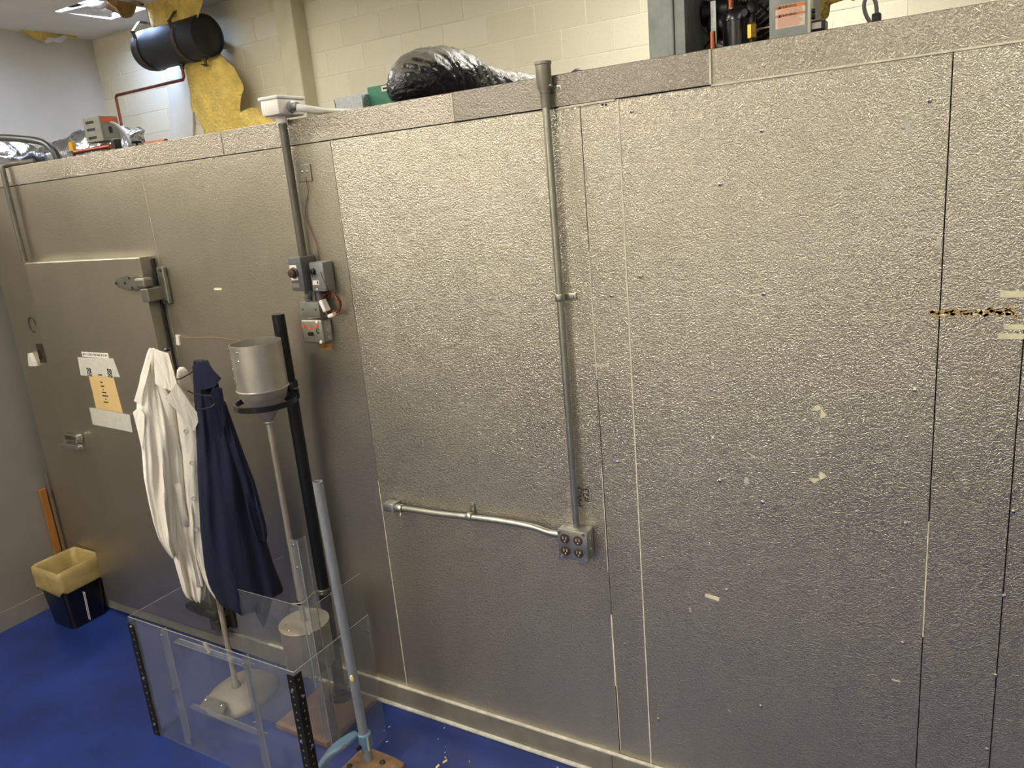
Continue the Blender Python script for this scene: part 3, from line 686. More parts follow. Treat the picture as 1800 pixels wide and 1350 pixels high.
# ---- garments: lofted bodies with folds
def garment(bm, rows, q, depth, fold=.010, kf=7, seed=0., n=56, back=0., sub=5):
    """rows: (pixel y, left px, right px); q: point of the upright plane it hangs in"""
    q = Vector(q); nrm = facing(q); u = Vector((0,0,1)).cross(nrm).normalized()
    rr = []
    for (y0,a0,b0),(y1,a1,b1) in zip(rows, rows[1:]):
        m = max(1,int(abs(y1-y0)/ (28/sub)/1.6))
        for k in range(m):
            t = k/m; t2 = t; rr.append((y0+(y1-y0)*t,a0+(a1-a0)*t2,b0+(b1-b0)*t2))
    rr.append(rows[-1]); rings = []
    N = len(rr)
    for i,(py,a,b) in enumerate(rr):
        L = PV(a,py,q); R_ = PV(b,py,q); c = (L+R_)/2; w_ = (R_-L).length/2; ax = (R_-L).normalized()
        tt = i/(N-1); dep = depth(tt) if callable(depth) else depth
        dep = min(dep, w_*.95+.012)
        ring = []
        for k in range(n):
            th = 2*PI*k/n; cx = math.cos(th); sy = math.sin(th)
            sx = math.copysign(abs(cx)**.85,cx); syy = math.copysign(abs(sy)**.75,sy)
            s_ = c + ax*(w_*sx)
            f = fold*(math.sin(kf*cx+seed+2.2*tt*3)+.6*math.sin(kf*2.3*cx-1.7*seed+tt*5))*abs(sy)*(.35+.9*tt)
            nz = noise.noise(Vector((cx*2.1+seed,sy+seed,tt*6)))*fold*1.2
            ring.append(s_ + nrm*(dep*syy + f + nz*abs(sy) - (back(tt) if callable(back) else back)))
        rings.append(ring)
    loft(bm, rings)
def patch(bm, poly, q, off, thick=.006, bend=0.):
    """cloth patch: pixel polygon on the plane through q, off metres in front of it"""
    nrm = facing(q); pts = [PV(p[0],p[1],q)+nrm*(p[2] if len(p) > 2 else off) for p in poly]
    n = len(pts); c = sum(pts,Vector())/n; a = [bm.verts.new(p) for p in pts]; b = [bm.verts.new(p+nrm*thick) for p in pts]
    ca = bm.verts.new(c+nrm*bend); cb = bm.verts.new(c+nrm*(thick+bend))
    for i in range(n):
        j = (i+1)%n; bm.faces.new((a[i],a[j],ca)); bm.faces.new((b[j],b[i],cb)); bm.faces.new((a[i],b[i],b[j],a[j]))
def soft(o, off=.003, seg=2):
    b2 = bmesh.new(); b2.from_mesh(o.data); bmesh.ops.bevel(b2, geom=list(b2.edges), offset=off, segments=seg, affect='EDGES'); b2.to_mesh(o.data); b2.free()
    for p in o.data.polygons: p.use_smooth = True
    return o
# white lab coat
QW = (RX-.02,RY-.07,0)
wc_ = thing('lab_coat',(QW[0],QW[1],.57),'white button-front lab coat hanging at the left of the rack','coat')
rows = [(613,262,272),(622,258,295),(640,253,301),(664,246,308),(690,242,326),(714,240,341),(747,242,345),(789,250,351),(830,252,354),(872,262,355),(913,276,357),(946,292,358),(965,301,359),(996,309,362),(1020,316,364),(1034,320,364),(1044,325,362),(1050,333,358)]
obj('coat_body', B(garment, rows, QW, lambda t: .02+.075*min(1,t*3), .017, 6, .7), 'coat_white', wc_, True, angle=80)
# front overlap edge with the buttons
rows = [(700,306,342),(747,312,347),(789,318,352),(830,321,355),(872,324,356),(913,330,358),(946,336,361),(975,345,366),(1000,353,370),(1020,362,373),(1036,373,376)]
obj('front_overlap', B(garment, rows, QW, .016, .004, 4, .2, 36, -.088), 'coat_white', wc_, True, angle=80)
# near sleeve
rows = [(628,256,268),(645,252,272),(664,248,276),(690,244,282),(714,241,288),(747,243,294),(789,249,298),(830,252,302),(872,260,305),(905,268,307),(934,277,308),(955,290,310),(964,296,310)]
obj('sleeve', B(garment, rows, QW, lambda t: .012+.03*min(1,t*4), .014, 5, 2.1, 48, lambda t: -.012-.068*min(1,t*3)), 'coat_white', wc_, True, angle=80)
rows = [(740,288,306),(790,296,318),(830,300,322),(880,308,328),(920,316,334),(950,322,341),(985,331,348),(1005,336,353),(1016,339,355)]
obj('sleeve', B(garment, rows, QW, .026, .006, 4, 4.4, 32, -.070), 'coat_white', wc_, True, angle=80)
# far shoulder showing right of the collar
rows = [(650,316,326),(655,312,331),(668,311,336),(684,316,341),(700,322,342),(716,330,343)]
obj('shoulder', B(garment, rows, (QW[0],QW[1]+.04,0), .035, .004, 3, 1, 28, .05), 'coat_white', wc_, True, angle=80)
# collar and lapels
obj('collar', B(patch,[(269,613,.040),(282,614,.048),(295,618,.050),(301,640,.075),(308,665,.098),(298,678,.108),(285,673,.104),(271,667,.092),(270,640,.07)],QW,0,.007,.004), 'coat_white', wc_, True)
obj('collar', B(patch,[(263,612,.036),(269,613,.040),(262,640,.062),(256,662,.08),(244,702,.09),(235,697,.085),(244,668,.07),(252,640,.055)],QW,0,.007,.004), 'coat_white', wc_, True)
obj('lapel', B(patch,[(308,666,.104),(318,680,.110),(330,697,.116),(342,714,.118),(344,730,.120),(337,745,.122),(322,728,.124),(305,708,.124),(287,690,.120),(298,680,.112)],QW,0,.007,.005), 'coat_white', wc_, True)
obj('lapel', B(patch,[(233,717,.085),(243,708,.092),(253,718,.112),(252,745,.118),(249,780,.11),(241,748,.095)],QW,0,.007,.004), 'coat_white', wc_, True)
soft(obj('pocket', B(patch,[(303,840),(316,834),(330,911),(319,912)],QW,.098,.006), 'coat_white', wc_),.002)
for a,b in ((323,747),(333,802),(336,862),(341,916)):
    nrm = facing(QW); v = PV(a,b,QW)+nrm*.106
    bt = obj('button', B(lathe,[(.0095,0),(.0095,.003),(.0075,.004),(.006,.0028)],v,nrm,16), 'button', wc_, True)
# wire hangers
def hanger(q, top, l, r, label):
    h = PV(*top,q); nrm = facing(q); L = PV(*l,q)+nrm*.0; R_ = PV(*r,q)
    o = thing('wire_hanger',h,label,'hanger','wire hangers on the rack')
    obj('hook', B(tube,smooth_path([Vector((RX,RY,h.z+.03)),h+Vector((0,0,.035)),h+Vector((0,0,.012)),h],4),.0022,6), 'wire', o, True)
    obj('frame_wire', B(tube,[h,L,L+Vector((0,0,-.012)),R_+Vector((0,0,-.012)),R_,h],.0022,6,True), 'wire', o, True)
hanger((QW[0],QW[1],0),(290,640),(246,690),(336,712),'wire hanger inside the white lab coat')
# navy lab coat
QN = (RX+.20,RY+.10,0)
nc = thing('lab_coat',(QN[0],QN[1],.5),'dark navy lab coat hanging right of the white one','coat')
rows = [(634,340,366),(648,339,372),(660,339,377),(675,340,384),(702,341,393),(739,343,405),(789,345,420),(839,347,434),(884,349,446),(926,351,458),(946,353,467),(992,358,481),(1020,364,492),(1034,370,497),(1042,376,480),(1056,384,474),(1062,400,472)]
obj('coat_body', B(garment, rows, QN, lambda t: .03+.065*min(1,t*2.4), .012, 6, 3.1), 'coat_navy', nc, True, angle=80)
rows = [(1052,440,477),(1066,445,474),(1080,452,470),(1092,458,466),(1097,461,463)]
obj('coat_tail', B(garment, rows, QN, .014, .003, 3, 1.3, 24, -.02), 'coat_navy', nc, True, angle=80)
rows = [(702,380,396),(739,392,409),(789,404,427),(839,418,446),(884,430,458),(915,438,466),(930,444,468),(939,449,467)]
obj('sleeve', B(garment, rows, QN, lambda t:.03+.01*math.sin(PI*t), .007, 5, 5.1, 32, -.055), 'coat_navy', nc, True, angle=80)
obj('collar', B(patch,[(338,641,.034),(350,635,.036),(364,631,.036),(375,647,.05),(388,660,.062),(376,674,.075),(360,677,.08),(341,680,.07)],QN,0,.007,.003), 'coat_navy', nc, True)
obj('lapel', B(patch,[(375,675,.08),(389,675,.075),(393,700,.085),(396,728,.095),(388,760,.10),(372,722,.10),(362,692,.095)],QN,0,.007,.004), 'coat_navy', nc, True)
nrm = facing(QN)
ho = thing('wire_hanger',PV(344,683,QN),'bent wire hanger hooked over the front of the navy coat','hanger','wire hangers on the rack')
obj('frame_wire', B(tube,smooth_path([PV(a,b,QN)+nrm*.122 for a,b in ((330,676),(342,682),(358,684),(370,686),(376,696),(372,703),(358,707),(343,709))],4),.003,6), 'wire', ho, True)
obj('hook', B(tube,smooth_path([Vector((RX+.03,RY-.02,zat(662,RX,RY))),PV(314,664,QN)+nrm*.03,PV(327,658,QN)+nrm*.03,PV(340,650,QN)+nrm*.02],4),.0035,6), 'wire', ho, True)

# ---- ring stand with sand funnel
bp_ = P(600,1222,z=.03); SX, SY = bp_.x, bp_.y
ct = [P(485,1275,z=.02),P(578,1309,z=.02),P(655,1231,z=.02),P(562,1206,z=.02)]
bx0 = (ct[0].x+ct[3].x)/2; bx1 = (ct[1].x+ct[2].x)/2; by0 = (ct[0].y+ct[1].y)/2; by1 = -.03
rs = thing('ring_stand',(SX,SY,0),'tall black pole stand with a ring on a brown base board','stand')
obj('base_board', B(box,(bx0,by0,0),(bx1,by1,.025),.003), 'board_brown', rs)
zp = zat(552,SX,SY)
obj('pole', B(cyl,(SX,SY,.025),(SX,SY,zp),.0265,None,24), 'black_paint', rs, True)
obj('foot_flange', B(lathe,[(.055,0),(.055,.012),(.034,.02),(.034,.05)],(SX,SY,.025),(0,0,1),24), 'black_paint', rs, True)
FQ = -.255
fr_ = P(465,697,y=FQ); FX, FY = fr_.x, FQ
zr2 = zat(707,FX,FY)
ringr = .119
bm = bmesh.new()
rr_ = []
for i in range(48):
    a = 2*PI*i/48; ca, sa = math.cos(a), math.sin(a)
    rr_.append([Vector((FX+(ringr+d)*ca,FY+(ringr+d)*sa,zr2+h)) for d,h in ((-.004,-.011),(.004,-.011),(.004,.011),(-.004,.011))])
R_ = [[bm.verts.new(p) for p in r] for r in rr_]
for i in range(48):
    for k in range(4): bm.faces.new((R_[i][k],R_[i][(k+1)%4],R_[(i+1)%48][(k+1)%4],R_[(i+1)%48][k]))
obj('ring', bm, 'black_paint', rs)
dv = Vector((SX-FX,SY-FY,0)).normalized()
obj('ring_arm', B(tube,[Vector((FX,FY,zr2))+dv*ringr, Vector((SX,SY,zr2))],.010,10), 'black_paint', rs, True)
obj('clamp', B(lathe,[(.031,-.04),(.034,-.036),(.034,.036),(.031,.04)],(SX,SY,zr2+.004),(0,0,1),24), 'black_paint', rs, True)
obj('clamp_screw', B(tube,smooth_path([(SX+.03,SY-.01,zr2+.015),(SX+.06,SY-.02,zr2+.018),(SX+.075,SY-.022,zr2+.026)],4),.004,8), 'emt', rs, True)
zcl = zat(1037,SX,SY)
obj('clamp', B(lathe,[(.029,-.012),(.032,-.009),(.032,.009),(.029,.012)],(SX,SY,zcl),(0,0,1),24), 'emt_old', rs, True)
# support arm that carries the canister
zct = zat(1092,FX,FY); zcb = zat(1166,FX,FY)
obj('support_arm', B(box,(FX-.012,FY,zcb-.016),(FX+.012,SY+.01,zcb-.004),.002), 'black_paint', rs)
obj('support_clamp', B(lathe,[(.029,-.02),(.032,-.016),(.032,.016),(.029,.02)],(SX,SY,zcb-.01),(0,0,1),20), 'black_paint', rs, True)
# funnel: open hopper, cone, tube
zt_ = zat(601,FX,FY); zc_ = zat(681,FX,FY); zn = zat(741,FX,FY); ztb = zct+.001
fn = thing('sand_funnel',(FX,FY,ztb),'aluminium cylinder hopper with cone and long tube held in the black ring','funnel')
hr = .100
bm = bmesh.new(); lathe(bm,[(hr,0),(hr,zt_-zc_),(hr-.003,zt_-zc_),(hr-.003,.0)],(FX,FY,zc_),(0,0,1),56); obj('hopper', bm, 'aluminium', fn, True)
obj('hopper_seam', B(lathe,[(hr-.001,-.004),(hr+.0035,-.002),(hr+.0035,.002),(hr-.001,.004)],(FX,FY,zc_),(0,0,1),56), 'aluminium', fn, True)
bm = bmesh.new(); lathe(bm,[(hr-.002,0),(hr-.004,-.012),(.086,-.042),(.0155,zn-zc_),(.0145,zn-zc_),(.079,-.039),(hr-.006,-.004)],(FX,FY,zc_),(0,0,1),56); obj('cone', bm, 'aluminium_dull', fn, True)
obj('tube', B(cyl,(FX,FY,ztb),(FX,FY,zn+.004),.0125,None,20), 'aluminium_dull', fn, True)
obj('tube_collar', B(lathe,[(.0155,0),(.018,.003),(.018,.01),(.0155,.014)],(FX,FY,zn-.008),(0,0,1),20), 'aluminium', fn, True)
obj('tube_band', B(lathe,[(.0135,0),(.0175,.002),(.0175,.02),(.0135,.022)],(FX,FY,zat(1058,FX,FY)-.011),(0,0,1),20), 'black_rubber', fn, True)
for a,dz in ((-2.1,.17),(-2.1,.135),(-1.5,.165),(-1.5,.13),(-2.4,.09),(-2.35,.05)):
    obj('rivet', B(lathe,[(.004,0),(.003,.003)],(FX+hr*math.cos(a),FY+hr*math.sin(a),zc_+dz),(math.cos(a),math.sin(a),0),8), 'chrome', fn, True)
zk = zat(1057,FX,FY)
obj('cord', B(tube,smooth_path([(FX-.03,FY-.02,zk-.008),(FX,FY-.019,zk),(FX+.02,FY,zk+.002),(SX-.02,SY-.03,zcl+.004),(SX+.02,SY-.03,zcl)],4),.003,8), 'pole_pale', label='pale cord tying the funnel tube to the black pole', cat='cord')
# canister below
cn = thing('metal_canister',(FX,FY,zcb),'dull aluminium canister with flat lid under the funnel tube','canister')
obj('canister_body', B(lathe,[(.101,0),(.105,.006),(.105,zct-zcb-.008),(.101,zct-zcb-.006)],(FX,FY,zcb),(0,0,1),48), 'aluminium_dull', cn, True)
ld = obj('lid', B(lathe,[(.107,-.008),(.109,-.006),(.109,-.002),(.107,0)],(FX,FY,zct),(0,0,1),48), 'cast_base', cn, True)
for dx,dy in ((-.06,-.05),(.0,-.085),(.07,.02),(-.045,.05)):
    obj('lid_bolt', B(lathe,[(.006,0),(.006,.004),(.003,.007)],(FX+dx,FY+dy,zct),(0,0,1),10), 'emt', ld, True)
obj('drain_hook', B(tube,smooth_path([(FX+.03,FY-.04,zcb),(FX+.035,FY-.04,zcb-.03),(FX+.055,FY-.04,zcb-.045),(FX+.07,FY-.04,zcb-.025)],4),.005,8), 'emt', cn, True)

# ---- clear guards
def sheet(lo, hi): return B(box, lo, hi)
# low three-sided guard with perforated corner posts
gx0,gx1,gy0,gy1,gz = -3.10,-2.085,-.625,-.20,.602
gd = thing('acrylic_guard',((gx0+gx1)/2,gy0,0),'low clear acrylic guard with black perforated corner posts in front','guard')
T = .006
f_ = obj('front_sheet', sheet((gx0,gy0,.005),(gx1,gy0+T,gz)), 'acrylic', gd)
l_ = obj('side_sheet', sheet((gx0,gy0+T,.005),(gx0+T,gy1,gz)), 'acrylic', gd)
r_ = obj('side_sheet', sheet((gx1-T,gy0+T,.005),(gx1,gy1,gz)), 'acrylic', gd)
obj('rim', B(box,(gx0,gy0+.001,gz),(gx1,gy0+.004,gz+.0015)), 'acrylic_edge', f_)
for s_,x in ((l_,gx0),(r_,gx1-T)): obj('rim', B(box,(x+.002,gy0+T,gz),(x+.004,gy1,gz+.001)), 'acrylic_edge', s_)
def post(x, sx, z0, z1, name='corner_post'):
    bm = bmesh.new(); box(bm,(min(x,x+sx*.036),gy0-.004,z0),(max(x,x+sx*.036),gy0-.001,z1)); box(bm,(min(x,x-sx*.003),gy0-.004,z0),(max(x,x-sx*.003),gy0+.034,z1))
    p_ = obj(name, bm, 'angle_black', gd)
    z = z0+.02
    while z < z1-.01:
        obj('hole', B(cyl,(x+sx*.019,gy0-.0045,z),(x+sx*.019,gy0-.002,z),.0042,None,8), 'angle_hole', p_)
        obj('hole', B(cyl,(x-sx*.0036,gy0+.016,z),(x-sx*.001,gy0+.016,z),.0042,None,8), 'angle_hole', p_)
        z += .034
    return p_
pr_ = post(gx1,-1,0,gz-.012); pl2 = post(gx0,1,0,gz-.03)
for (x,zs,p_) in ((gx1-.02,(.52,.30,.08),pr_),(gx0+.02,(.56,.3,.06),pl2)):
    for z in zs: obj('bolt', B(lathe,[(.0075,0),(.007,.004),(.003,.006)],(x,gy0-.004,z),(0,-1,0),10), 'chrome', p_, True)
    for z in zs[:2]: obj('bolt', B(lathe,[(.0075,0),(.007,.004),(.003,.006)],(gx1+.003 if x>gx0+.1 else gx0-.003,gy0+.02,z-.03),(1 if x>gx0+.1 else -1,0,0),10), 'chrome', p_, True)
# clear framing bars of the little hatch in the front sheet
for (pxa,pya) in ((287,1109),(430,1152)):
    x = P(pxa,pya,y=gy0+.02).x
    bm = bmesh.new(); box(bm,(x-.004,gy0+T,.02),(x,gy0+T+.03,gz-.02)); box(bm,(x,gy0+T,.02),(x+.034,gy0+T+.004,gz-.02))
    b_ = obj('hatch_bar', bm, 'acrylic_bar', gd)
    obj('bar_edge', B(box,(x-.0045,gy0+T+.029,.02),(x+.0005,gy0+T+.031,gz-.02)), 'acrylic_edge', b_)
    for z in (gz-.035,.30): obj('bolt', B(lathe,[(.006,0),(.006,.004),(.003,.006)],(x+.012,gy0-.0005,z),(0,-1,0),10), 'chrome', b_, True)
xh0 = P(300,1113,y=gy0).x; xh1 = P(430,1152,y=gy0).x
hb = obj('hatch_rail', B(box,(xh0,gy0+T,gz-.055),(xh1,gy0+T+.028,gz-.05)), 'acrylic_bar', gd)
obj('bar_edge', B(box,(xh0,gy0+T+.027,gz-.0565),(xh1,gy0+T+.0295,gz-.0535)), 'acrylic_edge', hb)
obj('bar_edge', B(box,(xh0,gy0+T,gz-.0565),(xh1,gy0+T+.0015,gz-.0535)), 'acrylic_edge', hb)
hl = obj('hatch_rail', B(box,(xh0,gy0+T,.225),(xh1,gy0+T+.028,.23)), 'acrylic_bar', gd)
obj('bar_edge', B(box,(xh0,gy0+T+.027,.224),(xh1,gy0+T+.0295,.2265)), 'acrylic_edge', hl)
v = P(362,1134,y=gy0); obj('latch_tab', B(box,(v.x-.008,gy0-.002,gz-.046),(v.x+.006,gy0+.008,gz+.003),.002,Matrix.Rotation(-.45,3,'Y')), 'pole_pale', gd)
# taller guard round the ring stand
cpst = P(586,1311,z=0); tx1, ty0 = cpst.x, cpst.y; tx0 = -2.75; tz = .668; ty1 = -.03
tg = thing('acrylic_guard',((tx0+tx1)/2,ty0,0),'taller clear acrylic guard standing around the ring stand board','guard')
fo = obj('front_sheet', sheet((tx0,ty0-.004,.005),(tx1,ty0,tz)), 'acrylic', tg)
obj('rim', B(box,(tx0,ty0-.003,tz),(tx1,ty0-.001,tz+.001)), 'acrylic_edge', fo)
for x in (tx0,tx1-.004):
    so_ = obj('side_sheet', sheet((x,ty0+.0005,.005),(x+.004,ty1,tz)), 'acrylic', tg)
    obj('rim', B(box,(x+.001,ty0,tz),(x+.003,ty1,tz+.001)), 'acrylic_edge', so_)
zt3 = zat(949,tx1,ty0)
bm = bmesh.new(); box(bm,(tx1+.001,ty0-.004,0),(tx1+.005,ty0+.036,zt3)); box(bm,(tx1-.036,ty0-.009,0),(tx1+.005,ty0-.005,zt3))
cp = obj('corner_post', bm, 'acrylic_bar', tg)
for x,y in ((tx1+.003,ty0+.036),(tx1-.036,ty0-.007),(tx1+.004,ty0-.008)):
    obj('bar_edge', B(box,(x-.0018,y-.0015,0),(x+.0018,y+.0015,zt3)), 'acrylic_edge', cp)
for z in (zt3-.02,zt3-.12,.55,.2): obj('bolt', B(lathe,[(.006,0),(.006,.004),(.003,.006)],(tx1-.018,ty0-.009,z),(0,-1,0),10), 'chrome', cp, True)

# ---- grey pole stand with blue clamp
gp = P(648,1338,z=.05); GX, GY = gp.x, gp.y
zg = zat(846,GX-.02,GY); topv = Vector((P(558,846,y=GY-.005).x,GY-.005,zg))
gs_ = thing('pole_stand',(GX,GY,0),'grey painted tube standing in a brown block with a blue clamp','stand')
d = (topv-Vector((GX,GY,.05))).normalized(); u_,v_ = frame(d)
def hollow(bm, p0, p1, r, ri, seg=28):
    p0=Vector(p0); p1=Vector(p1); u,v = frame(p1-p0); D_=(p1-p0).normalized()
    rg = lambda c,rad: [c+(u*math.cos(2*PI*k/seg)+v*math.sin(2*PI*k/seg))*rad for k in range(seg)]
    loft(bm,[rg(p0,r),rg(p1,r),rg(p1,ri),rg(p1-D_*.2,ri)])
obj('pole', B(hollow,(GX,GY,.045),topv,.0185,.0150), 'pole_grey', gs_, True)
zs = zat(1188,GX,GY); t_ = (zs-.05)/(zg-.05); ps = Vector((GX,GY,.05)).lerp(topv,t_)
obj('paint_spot', B(ellips,ps+Vector((.008,-.0165,0)),(.010,.004,.016),12,8), 'chip', gs_, True)
# block: trapezoid foot
bm = bmesh.new(); rings = []
for z,ax,ay in ((0,.115,.105),(.02,.115,.105),(.048,.09,.085),(.055,.045,.045)):
    rings.append([Vector((GX+.01+ax*math.copysign(min(1,abs(math.cos(a))*1.35),math.cos(a)),GY-.02+ay*math.copysign(min(1,abs(math.sin(a))*1.35),math.sin(a)),z)) for a in [2*PI*i/32 for i in range(32)]])
loft(bm,rings); obj('foot_block', bm, 'rust_wood', gs_, True)
for dx,dy in ((.06,.015),(-.05,-.06)):
    obj('bolt', B(lathe,[(.013,0),(.014,.006),(.011,.014),(.004,.018)],(GX+dx,GY+dy,.045),(0,0,1),16), 'rust_strap', gs_, True)
zcp = zat(1297,GX,GY)
arm = [Vector((GX,GY,zcp)),P(627,1290,z=zcp+.006),P(604,1306,z=zcp),P(584,1322,z=zcp-.012),P(570,1338,z=zcp-.03),P(560,1355,z=zcp-.06)]
cb_ = obj('blue_clamp', B(lathe,[(.022,-.042),(.027,-.038),(.027,.022),(.022,.026)],(GX,GY,zcp),(0,0,1),24), 'blue_paint', gs_, True, label='blue painted clamp arm')
bm = bmesh.new(); pts = smooth_path(arm[1:],5); 
rings = []
for i,p in enumerate(pts):
    dd = (pts[min(i+1,len(pts)-1)]-pts[max(i-1,0)]).normalized(); sd = dd.cross(Vector((0,0,1))).normalized(); up = sd.cross(dd)
    w2 = .016+.012*math.sin(PI*min(1,i/(len(pts)*.6))); h2 = .013
    rings.append([p+sd*(w2*math.copysign(abs(math.cos(a))**.6,math.cos(a)))+up*(h2*math.copysign(abs(math.sin(a))**.6,math.sin(a))) for a in [2*PI*k/16 for k in range(16)]])
loft(bm,rings); obj('clamp_arm', bm, 'blue_paint', cb_, True)
v = P(605,1311,z=zcp+.014); obj('clamp_bolt', B(lathe,[(.008,0),(.008,.006),(.004,.01)],(v.x,v.y,zcp+.006),(0,0,1),12), 'rust_wood', cb_, True)
obj('clamp_pin', B(tube,[(GX+.027,GY-.012,zcp+.02),(GX+.03,GY-.016,zcp-.01),(GX+.034,GY-.02,zcp-.035)],.0045,8), 'pole_pale', cb_, True)
obj('clamp_screw', B(cyl,(GX-.005,GY-.026,zcp-.024),(GX-.008,GY-.045,zcp-.026),.009,None,12), 'black_paint', cb_, True)

# ---- waste bin in the corner
binl = thing('waste_bin',(-4.49,-.145,0),'black plastic waste bin with a tan bag folded over its rim','waste bin')
def rrect(cx, cy, hx, hy, z, r=.03, n=6, wob=0.):
    out = []
    for qx,qy,a0 in ((1,1,0),(-1,1,PI/2),(-1,-1,PI),(1,-1,1.5*PI)):
        for k in range(n+1):
            a = a0+PI/2*k/n; out.append(Vector((cx+qx*(hx-r)+r*math.cos(a),cy+qy*(hy-r)+r*math.sin(a),z+wob*noise.noise(Vector((qx*3+k*.4,qy*3,z*9))))))
    return out
bc = (-4.49,-.145); BZ = .365
bm = bmesh.new()
loft(bm,[rrect(*bc,.105,.10,0),rrect(*bc,.108,.103,.006),rrect(*bc,.133,.126,BZ-.02),rrect(*bc,.137,.130,BZ),rrect(*bc,.130,.123,BZ),rrect(*bc,.103,.098,.012)])
obj('bin_body', bm, 'bin_black', binl, True)
for dx in (.0,.014):  # highlights along the bin ribs, drawn as pale lines
    pa = P(157,1088,y=bc[1]-.105); pb_ = P(146,1040,y=bc[1]-.123)
    obj('rib_highlight', B(tube,[(pa.x+dx,bc[1]-.1065,pa.z),(pb_.x+dx,bc[1]-.123,pb_.z)],.0025,6), 'button', binl, True)
bm = bmesh.new()
loft(bm,[rrect(*bc,.142,.135,BZ-.125,.03,6,.05),rrect(*bc,.146,.138,BZ-.118,.03,6,.045),rrect(*bc,.143,.136,BZ-.08,.03,6,.02),rrect(*bc,.146,.139,BZ-.03,.03,6,.012),rrect(*bc,.144,.137,BZ+.012,.03,6,.01),rrect(*bc,.138,.131,BZ+.016,.03,6,.01),rrect(*bc,.128,.121,BZ,.03,6,.01),rrect(*bc,.118,.112,BZ-.1,.03,6,.02),rrect(*bc,.105,.1,.06,.03,6,.02)])
obj('bin_bag', bm, 'bag', binl, True, angle=80, label='tan plastic bag liner')
# plank and metal strip standing in the gap behind the bin
obj('wood_plank', B(box,(-4.80,-.052,0),(-4.783,-.012,.745),.002), 'wood_orange', label='orange-brown wood plank upright in the corner behind the bin', cat='plank')
obj('metal_strip', B(box,(-4.772,-.012,0),(-4.745,-.006,.845)), 'emt', label='narrow metal strip upright beside the wood plank in the corner', cat='metal strip')

# ---- debris on the floor
random.seed(11)
for k,(px,py,L_,m_) in enumerate(((782,1338,.028,'chip'),(769,1347,.03,'chip'),(783,1331,.012,'chip'),(684,1277,.010,'chip_white'),(675,1283,.006,'chip_white'),(781,1279,.009,'chip_white'),(770,1298,.006,'chip_white'),(783,1312,.005,'chip_white'),(782,1322,.006,'chip_white'),(856,1296,.006,'chip_white'),(980,1348,.008,'chip_white'),(680,1303,.012,'chip_white'),(699,1341,.010,'chip_white'),(825,1338,.010,'chip'))):
    v = P(px,py,z=.003); a = random.uniform(0,PI)
    bm = bmesh.new(); h = .0025
    dirv = Vector((math.cos(a),math.sin(a),0)); nv = Vector((-dirv.y,dirv.x,0)); c = Vector((v.x,v.y,0))
    prism(bm,[c-dirv*L_*.5,c-dirv*L_*.2+nv*L_*.22,c+dirv*L_*.5+nv*L_*.08,c+dirv*L_*.3-nv*L_*.2],(0,0,h))
    place = ['largest yellow wood chip on the floor','yellow wood chip at the bottom frame edge','small yellow chip above the largest one','white paint flake nearest the guard corner',
             'tiny white flake just below the flake nearest the guard','white flake close under the base trim above the yellow chips','upper of three tiny white flakes above the yellow chips',
             'middle of three tiny white flakes above the yellow chips','lowest of three tiny white flakes above the yellow chips','tiny white flake alone near the base trim at right',
             'white flake farthest right at the bottom frame edge','white flake on the floor beside the grey pole','white flake beside the brown foot block','small straw-coloured chip right of the yellow chips'][k]
    obj('paint_flake' if m_=='chip_white' else 'wood_chip', bm, m_, label=place, cat='debris', group='floor debris flakes')

# ================================================================== ON THE COLD-ROOM ROOF AND ABOVE IT
def crumple(o, amp, sc, seed=0., rot=None):
    for v in o.data.vertices:
        p = v.co+o.location; n_ = Vector((noise.noise(p*sc+Vector((seed,0,0))),noise.noise(p*sc+Vector((0,seed+7,0))),noise.noise(p*sc+Vector((0,0,seed+13)))))
        v.co += n_*amp
    return o
def blob(bm, c, r, n=4):
    bmesh.ops.create_icosphere(bm, subdivisions=n, radius=1, matrix=Matrix.Translation(Vector(c)) @ Matrix.Diagonal((r[0],r[1],r[2],1)))
